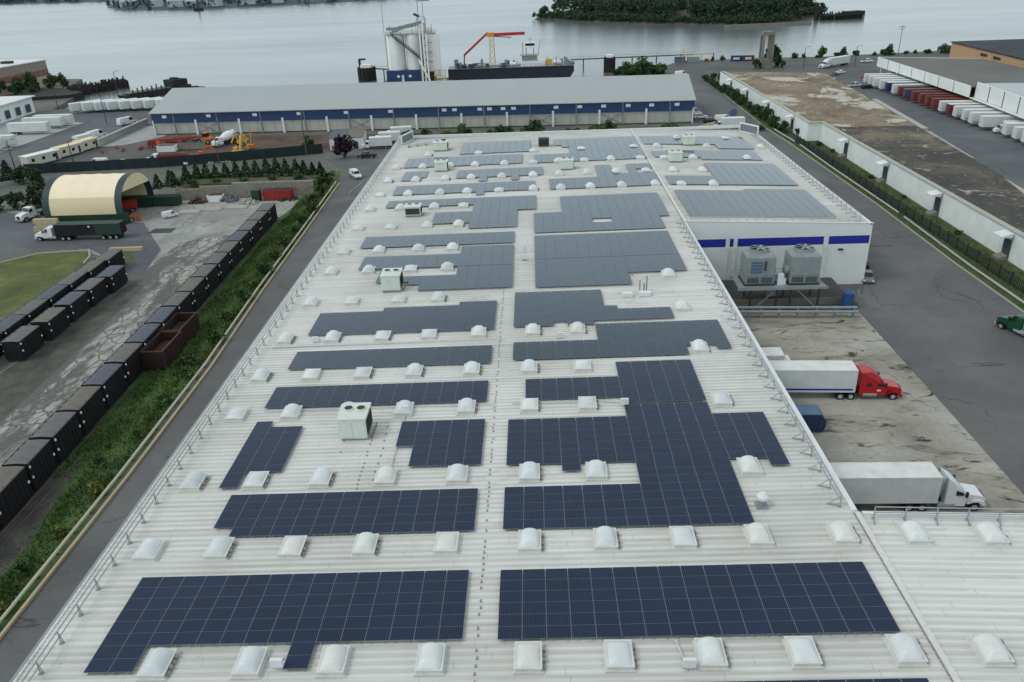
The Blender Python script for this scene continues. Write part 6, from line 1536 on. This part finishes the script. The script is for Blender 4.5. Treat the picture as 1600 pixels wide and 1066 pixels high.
# ledges along the alley side of the shed
o=MB().prism([(107.8,184),(113.2,232),(115.8,232),(110.8,184)],0,4.4).build('canopy','rubble'); tag(o,'pale flat canopy along the alley side of the mottled shed, farther one','canopy')
o=MB().prism([(103.6,150),(107.2,181),(110.0,181),(106.2,150)],0,4.2).build('canopy','pale_concrete'); tag(o,'pale flat canopy along the alley side of the mottled shed, nearer one','canopy')
# fence, guard rails by the right road
e=empty('picket_fence',(0,0,0),0,'long black picket fence along the grass strip beside the right road','fence')
FPn=[(79.3,60),(79.2,79),(78.6,124),(78.4,163),(77.8,192)]
q=MB()
for a,b in zip(FPn,FPn[1:]):
    n=int(math.dist(a,b)/.42)
    for k in range(n):
        x=a[0]+(b[0]-a[0])*k/n; y=a[1]+(b[1]-a[1])*k/n; q.box(x-.03,x+.03,y-.07,y+.07,.05,2.1)
    q.bar((a[0],a[1],.4),(b[0],b[1],.4),.06); q.bar((a[0],a[1],1.9),(b[0],b[1],1.9),.06)
q.build('pickets','fence_black',e)
me=MB().box(-.08,.08,-.08,.08,0,2.4).mesh('post','fence_black')
for a,b in zip(FPn,FPn[1:]):
    n=int(math.dist(a,b)/3.4)
    for k in range(n): link('post',me,e,(a[0]+(b[0]-a[0])*k/n,a[1]+(b[1]-a[1])*k/n,0))
for lb,pts in (('pale guard rail along the right road kerb, nearest the camera',[(76.7,66),(76.5,90),(77.2,118)]),('pale guard rail along the right road kerb, beside the annex',[(77.3,121),(77.0,160),(77.2,186)]),('short pale guard rail where the hedge begins on the right road',[(77.0,190),(76.2,208)])):
    e=empty('road_barrier',(0,0,0),0,lb,'barrier','guard rails along the right road')
    q=MB()
    for a,b in zip(pts,pts[1:]): q.bar((a[0],a[1],.66),(b[0],b[1],.66),.07,.32)
    q.build('beam','rail_white',e)
    me=MB().box(-.06,.06,-.06,.06,0,.62).mesh('post','timber')
    for a,b in zip(pts,pts[1:]):
        n=int(math.dist(a,b)/2.6)
        for k in range(n+1): link('post',me,e,(a[0]+.1+(b[0]-a[0])*k/n,a[1]+(b[1]-a[1])*k/n,0))
# hedge along the right road
hb=random.Random(6)
for i in range(24):
    y=206+i*4.9; x=78.2+hb.uniform(-.5,.5)-(.9 if y>285 else 0)
    s=hb.uniform(.75,1.1) if i not in (11,12,4) else 1.25
    (TB if i%2 else TA).put((x,y,-.5*s),hb.uniform(0,6),'dark green hedge shrub by the right road, %s from the near end'%ORD[i],'shrubs of the hedge along the right road',(s*.82,s*.95,s*.62))
for i,(x,y,s) in enumerate([(79.6,312,.8),(83.5,315,.7),(82,309,.6),(80.9,200,.5)]):
    TB.put((x,y,0),i,'dark shrub near the %s of the mottled shed'%['far left corner','far end wall','far left edge','inner corner'][i],'shrubs at the shed corners',(s,s,s))
for i,(x,y,s) in enumerate([(82.5,186,.7),(83.4,178,.5),(82.9,150,.5),(83.6,133,.4),(83.2,108,.45)]):
    BD.put((x,y,0),i,'small dark bush at the pale shed wall foot, %s from the far end'%ORD[i],'bushes at the foot of the pale shed',(s*1.4,s*1.4,s))

DW=empty('dock_warehouse',(0,0,0),0,'large grey roofed dock warehouse with pale fascia above the parked trailers','warehouse')
MB().prism([(149.5,303),(178,289),(178,228),(147.5,228)],0,8.2).build('wall','concrete_grey',DW)
MB().prism([(144.9,306.2),(178,291),(178.0,226.5),(142.6,226.5)],7.9,8.3,'gr' and 0).build('roof','grey_roof',DW)
MB().prism([(144.5,306.5),(144.9,306.5),(142.7,226.7),(142.3,226.7)],4.9,8.35).build('fascia','shed_wall',DW)
MB().prism([(144.9,306.9),(178,291.6),(178,291),(144.9,306.3)],7.2,8.35).build('side_fascia','shed_wall',DW)
MB().prism([(144.6,224.2),(178,218),(210,140),(137.5,140)],9.1,9.5).build('annex_roof','roof_grey',DW)
MB().prism([(149.0,223.8),(182,218),(210,141),(143,141)],0,9.08).build('annex_wall','concrete_grey',DW)
MB().prism([(144.0,226.4),(144.5,226.4),(137.9,140),(137.4,140)],4.9,9.55).build('annex_fascia','white_wall',DW)
MB().prism([(142.6,226.6),(143.9,226.6),(137.3,140),(136.0,140)],4.7,4.9).build('canopy_edge','white_paint',DW)
q=MB()
for k in range(9):
    t=k/9; q.bar((144.0-6.6*t-.03,226.4-86.4*t,4.95),(144.0-6.6*t-.03,226.4-86.4*t,9.5),.22)
for k in range(7):
    t=k/7; q.bar((144.45-2.2*t,306-79.8*t,4.95),(144.45-2.2*t,306-79.8*t,8.3),.12)
q.build('panel_joints','steel_dark',DW)
for k in range(10):
    y=299-k*6; MB().box(149.2-.0,149.44,y-1.2,y+1.2,.8,4).build('dock_door','recess',DW)
q=MB()
for k in range(10): q.bar((145.2,303-k*7.5,0),(145.2,303-k*7.5,4.9),.35)
q.build('canopy_posts','shed_wall',DW)
TB_=empty('tan_warehouse',(0,0,0),0,'tan warehouse with black flat roof at the far right behind the grey roof','warehouse')
MB().prism([(183.4,326.6),(179.2,264),(300,258),(300,326)],0,10.8).build('wall','tan_wall',TB_)
MB().prism([(183.0,327),(178.8,263.6),(300,257.6),(300,326.4)],10.8,11.2).build('roof','black_roof',TB_)
q=MB()
for y in (292,281): q.prism([(181.1-(292-y)*.067,y),(181.2-(292-y)*.067,y+6),(181.3,y+6),(181.3,y)],8.6,9.6)
q.build('louvre','fan_dark',TB_)
for x,y,lb in ((205,300,'left'),(214,284,'right')):
    MB().box(x-2.5,x+2.5,y-2,y+2,11.2,12.2).build('roof_hatch','hook_white',TB_)
e=empty('dome_tank',(224,326,11.2),0,'small white domed tank on the black roof at the far right','tank'); q=MB(); q.cyl(0,0,0,2.4,3.4,20); q.build('shell','hook_white',e); q=MB(); q.cyl(0,0,2.4,3.4,3.4,20,0,2.4); q.cyl(0,0,3.4,3.9,2.4,20,0,.6); q.build('roof','hook_white',e)
e=empty('roof_gantry',(212,318,11.2),0,'dark steel gantry on the black roof left of the domed tank','gantry'); q=MB()
for dx in (-3,3): q.bar((dx,0,0),(dx,0,4),.25)
q.bar((-3.5,0,3),(3.5,0,3),.2); q.bar((-3,0,0),(3,0,3),.15); q.build('frame','steel_dark',e)
# trailers backed under the canopy
TR=[(290.7,'trailer_white','trailer_roof',None,'plain white'),(285.4,'trailer_white','trailer_roof',None,'dusty white'),(280,'trailer_white','trailer_roof',None,'white'),(274.0,'trailer_white','trailer_roof',None,'bright white'),(268.8,'navy','trailer_roof',None,'white roofed navy'),(262.8,'trailer_white','trailer_roof',None,'white fronted'),(257.6,'rust_red','rust_red',None,'red'),(252.6,'purple_box','tarp_grey',None,'purple'),(246.9,'rust_red','rust_red',None,'bright red'),(241.6,'rust_red','rust_red',None,'brown red'),(236.8,'rust_red','rust',None,'weathered red'),(231.6,'rust_red','rust_red',None,'dark red'),(226,'trailer_white','trailer_roof',None,'white'),(221.2,'maroon','trailer_roof',None,'maroon sided'),(216.6,'trailer_white','trailer_roof','blue_bright','blue striped white'),(211,'trailer_white','trailer_roof','steel_blue','grey blue striped white'),(205.8,'trailer_white','trailer_roof','blue_bright','blue trimmed white'),(200,'trailer_white','trailer_roof',None,'plain white'),(189.0,'trailer_white','trailer_roof',None,'white'),(183.5,'trailer_white','trailer_roof',None,'white'),(178.4,'trailer_white','trailer_roof',None,'white'),(172.5,'trailer_white','trailer_roof',None,'white')]
TC={}
for i,(y,bm,rm,sm,ds) in enumerate(TR):
    k=(bm,rm,sm)
    if k not in TC: TC[k]=Proto(trailer(13.4,bm,rm,4.05,sm))
    TC[k].put((133.7+kc.uniform(-.5,.5),y,0),math.radians(174.5),'%s trailer backed under the dock canopy, %s from the far end'%(ds,ORD[i]),'trailers backed under the dock canopy')
e=box_truck(length=8.0); e.location=(137.2,194.6,0); e.rotation_euler.z=math.radians(174); e['label']='white box truck among the trailers under the dock canopy'
# shore yard at right
e=tractor('white_paint',True,False,True); e.location=(134.2,340.4,0); e.rotation_euler.z=math.radians(215); e['label']='white semi truck coming along the shore yard at the far right'
e=trailer(13.6,'trailer_white','trailer_roof',4.1,None,legs=False); e.location=(138.0,343.2,0); e.rotation_euler.z=math.radians(215); e['label']='white trailer behind the semi truck in the shore yard'
for i,(x,y,rz,kd,cl,lb) in enumerate([(136.8,323.6,.5,'sedan','hook_white','white car in the shore yard, near the semi truck'),(132.6,318.4,.5,'sedan','grey_paint','grey car in the shore yard, left of the white one'),(142.6,310.2,.4,'sedan','red_paint','red car in the shore yard near the dock warehouse corner'),(129.0,286.4,.3,'pickup','white_paint','white pickup beside the far edge of the mottled roof'),(160.4,356.4,.2,'pickup','hook_white','white pickup near the shoreline trees'),(131.8,281.0,.4,'suv','black_paint','black car behind the mottled roof edge next to the white pickup'),(69.6,331.8,.2,'van','hook_white','white van beyond the right end of the blue warehouse roof')]):
    e=car(cl,kd); e.location=(x,y,0); e.rotation_euler.z=rz; e['label']=lb
def pole(x,y,h,label,arm=True,mat='steel_dark',cross=False,rz=0):
    e=empty('utility_pole' if cross else 'street_lamp',(x,y,0),rz,label,'utility pole' if cross else 'lamp')
    MB().cyl(0,0,0,h,.17,8,0,.1).build('pole','pole_wood' if cross else mat,e)
    if cross:
        MB().box(-1.4,1.4,-.08,.08,h-.9,h-.7).box(-1.1,1.1,-.08,.08,h-1.9,h-1.72).build('crossarm','pole_wood',e)
        for x_ in (-1.2,0,1.2): MB().cyl(x_,0,h-.7,h-.4,.08,6).build('insulator','galv',e)
    elif arm:
        MB().tube((0,0,h),(1.8,0,h+.3),.06,6).build('arm',mat,e); MB().box(1.4,2.2,-.15,.15,h+.2,h+.38).build('lamp_head','fan_dark',e)
pole(127,343.7,9,'dark lamp post in the shore yard left of the semi truck'); pole(149.4,342,9,'dark lamp post in the shore yard right of the semi truck'); pole(181.1,372,14.5,'tall utility pole with cross arms behind the grey dock roof',cross=True)
pole(-193.2,296,9,'slim lamp post between the brick building and the white shed'); pole(-154.2,258,11,'lamp post with square board on the side road near the white trailers'); pole(-167,297,14,'tall slim lamp post on the waterfront left of the blue warehouse')
pole(-128.4,186,8,'lamp post behind the green fence near the site trailers'); pole(-148.5,190,8,'lamp post at the side road edge near the pale site trailer'); pole(-87,187.5,10,'wooden pole behind the green fence beside the yellow excavator',arm=False,mat='pole_wood'); pole(-63.2,193.4,13,'tall wooden pole by the green fence left of the purple tree',arm=False,mat='pole_wood')
# old concrete tower with trees
e=empty('tower_ruin',(111.5,350,0),.08,'tall weathered concrete tower ruin with an opening through its upper half','tower')
q=MB(); h=15.6
for dx in (-2.5,2.1):
    for dy in (-1.6,1.6): q.xprof([(dx-.55,0),(dx-.4,h),(dx+.4,h),(dx+.55,0)],dy-.4,dy+.4)
q.box(-3.0,2.6,-1.9,1.9,0,4.0); q.box(-3,2.6,-1.8,1.8,h-1.4,h); q.box(-3,2.6,-1.8,1.8,h+.01,h+.3); q.box(.5,2.0,-1.2,1.2,4,h-1.4); q.build('frame','concrete_grey',e)
for i,(x,y,s) in enumerate([(106.5,348.5,.9),(108,346.6,.6),(115.8,349,1.3),(117.4,350.4,1.0),(115.2,352.5,2.0),(118.5,347,.7)]):
    TB.put((x,y,0),i,'dark tree at the foot of the concrete tower ruin, %s from the left'%ORD[i],'trees round the tower ruin',(s,s,s*1.05))
# shoreline shrubs to the right
for i in range(25):
    x=121+i*5.6+hb.uniform(-2.4,2.4); y=382-abs(x-190)*.02+hb.uniform(-2,4); s=hb.uniform(.45,1.0)
    if 150<x<175: s*=1.2
    (TA if i%2 else TB).put((x,y,-1.7*s),hb.uniform(0,6),'shoreline tree along the far right waterfront, %s from the left'%ORD[i],'trees along the far right waterfront',(s*hb.uniform(1.0,1.9),s,s*hb.uniform(.8,1.25)))
# containers and gate things by the water
for i,(x,y,mt,lb) in enumerate([(104.6,377.5,'navy','navy shipping container with white marking by the water, left of a pair'),(110.2,376.6,'maroon','maroon shipping container with white marking by the water, right of a pair')]):
    e=empty('shipping_container',(x,y,0),-.03,lb,'container','shipping containers by the water')
    q=MB(); q.box(-2.6,2.6,-1.25,1.25,.05,2.7)
    for k in range(12): q.box(-2.5+k*.43,-2.4+k*.43,-1.29,-1.25,.15,2.6)
    q.build('body',mt,e); MB().box(-1.9,1.3,-1.31,-1.291,.9,2.0).build('marking','graffiti_white',e)
e=empty('pipe_gantry',(88,381,0),0,'yellow and red pipe gantry at the shore end of the pier walkway','gantry')
q=MB(); q.bar((-9,0,3.6),(6,0,3.6),.4); q.bar((-9,0,0),(-9,0,6.4),.3); q.bar((0,0,0),(0,0,3.6),.25); q.build('frame','yellow',e)
MB().bar((6,0,0),(6,0,4.2),.4).bar((2.5,-1,0),(2.5,-1,1.4),1.8,1.4).build('red_post','red_dull',e); MB().box(-7,-1,-1.2,1.2,.05,2.4).build('cabin','galv',e)
e=empty('pump_cabin',(77.6,382.4,0),0,'small teal and white cabin where the pier walkway meets the shore','cabin'); MB().box(-2.6,2.6,-1.2,1.2,0,2.6).build('wall','steel_blue',e); MB().box(-2.7,2.7,-1.3,1.3,2.6,2.8).build('roof','hook_white',e)
for i,(x,y,s) in enumerate([(98,379,.45),(93.5,380,.4),(84,384,.35),(66,358,.4),(58,352,.4)]):
    TA.put((x,y,0),i,'low scrub on the shore between the pier and the tower ruin, %s from the right'%ORD[i],'scrub on the shore near the pier',(s*1.5,s,s))

# ---------------------------------------------------------------- far left
e=empty('white_shed',(0,0,0),0,'white flat warehouse with loading docks at the left edge of the view','shed')
MB().prism([(-200,291),(-199.2,240),(-262,240),(-262,291)],0,6.2).build('wall','shed_wall',e); MB().prism([(-198.6,291.6),(-197.8,239.4),(-262.6,239.4),(-262.6,291.6)],6.2,6.6).build('roof','trailer_roof',e)
for y in (286,279,272,265,258,251): MB().box(-199.35,-199.15,y-1.3,y+1.3,1,4).build('dock_door','recess',e)
for i,(x,y,lb) in enumerate([(-166.3,257.2,'farthest'),(-167.5,252.6,'second farthest'),(-167.0,242.6,'third farthest'),(-165.6,219.8,'nearest, cut by the left edge'),(-166.6,214.5,'second nearest, cut by the left edge')]):
    k=('trailer_white','trailer_roof',None)
    TC[k].put((x,y,0),math.radians(-2+i),'white trailer before the white shed at the left, %s'%lb,'white trailers before the white shed',(1.05,1,1))
for i in range(9):
    x=-181+i*4.9; k=('trailer_white','trailer_roof',None)
    TC[k].put((x,283.5+i*.25,0),math.radians(-135),'white trailer on the waterfront left of the blue warehouse, %s from the left'%ORD[i],'white trailers along the waterfront',(.9,1,1))
e=empty('brick_building',(-244,350,0),math.radians(-9),'old brick and stucco building with white roof on the far left waterfront','building')
MB().box(-46,0,-40,26,0,5.0).build('lower_wall','stucco',e); MB().box(-46.05,.05,-40,26.05,5.0,8.0).build('brick_band','brick_red',e); MB().box(-46,0,-40,26,8.0,12).build('upper_wall','brick',e)
MB().box(-46.4,.4,-40.4,26.4,12,12.5).build('roof','trailer_roof',e)
for k in range(8):
    MB().box(.051,.09,-36+k*8,-33.5+k*8,1.4,3.8).build('window','recess',e)
for x,y in ((-8,10),(-14,0),(-20,-14)): MB().box(x-2.5,x+2.5,y-1.5,y+1.5,12.5,13.6).build('roof_vent','fan_dark',e)
for i,(x,y,s) in enumerate([(-243,352,1.5),(-240,359,1.4),(-246,344,1.6),(-238,345,1.3),(-232,349,1.2),(-228,356,1.3),(-233,362,1.1),(-226,361,1.2),(-222,357,1.0),(-246,334,1.5),(-240,330,1.3),(-248,324,1.6),(-236,338,1.2),(-229,341,1.0),(-252,318,1.4)]):
    (TA if i%2 else TB).put((x,y,0),vb.uniform(0,6),'green tree before the brick building at the far left, %s of the group'%ORD[i],'trees before the brick building',(s,s,s))
e=empty('waterfront_wall',(0,0,0),0,'dark timber bulkhead along the water below the brick building','wall')
MB().prism([(-232,322),(-206,328),(-203,336),(-222,352),(-236,352)],-3,1.4).build('bulkhead','timber_dark',e)
e=empty('pile_jetty',(0,0,0),0,'rotten dark pile jetty standing in the water at the far left','jetty')
q=MB(); pj=random.Random(2)
for k in range(30):
    t=k/29
    for j in range(6):
        if pj.random()<.12+.3*max(0,t-.75): continue
        x=-219+t*14+j*1.5+pj.uniform(-.4,.4); y=353+t*28-j*2.6+pj.uniform(-.6,.6); q.tube((x,y,-3),(x+pj.uniform(-.3,.3),y,1.2+pj.uniform(0,1.8)),.34,6)
q.build('piles','timber_dark',e)
q=MB(); q.prism([(-220,352),(-210,372),(-204.5,366),(-212,345)],-.9,.3); q.build('decking','timber_dark',e)
e=empty('hulk_barge',(-171,342,-1.6),math.radians(57),'black derelict barge with a raised bow lying off the trailers','barge')
q=MB(); q.xprof([(-17,0),(-18,2.0),(8,2.8),(12,3.0),(15.5,2.8),(15,0)],-4,4); q.build('hull','hull',e); MB().box(6,14,-3.6,3.6,3.0,5.6).box(8.5,10.5,-2,2,5.6,6.4).build('bow_block','timber_dark',e); MB().box(-16.5,5.5,-3.2,3.2,2.6,2.75).build('deck','timber',e)
q=MB()
for k in range(8): q.cyl(-15+k*2.4,-4.2,0,4.4+(k%3)*.5,.3,6)
q.build('piles','timber_dark',e)
e=empty('sunken_barge',(-158,352,-1.6),.05,'low dark wreck in the water right of the derelict barge','wreck'); MB().xprof([(-4,0),(-3.6,1.5),(4.4,1.3),(5,0)],-2.5,2.5).build('hull','timber_dark',e); MB().box(-2,2,-1,1,1.5,1.9).build('rib','timber_dark',e)
o=MB().prism([(-185,300),(-176,316),(-171,313),(-179,297)],-3,.9).build('old_wharf','timber'); tag(o,'broken timber wharf leading from the trailers to the derelict barge','wharf')
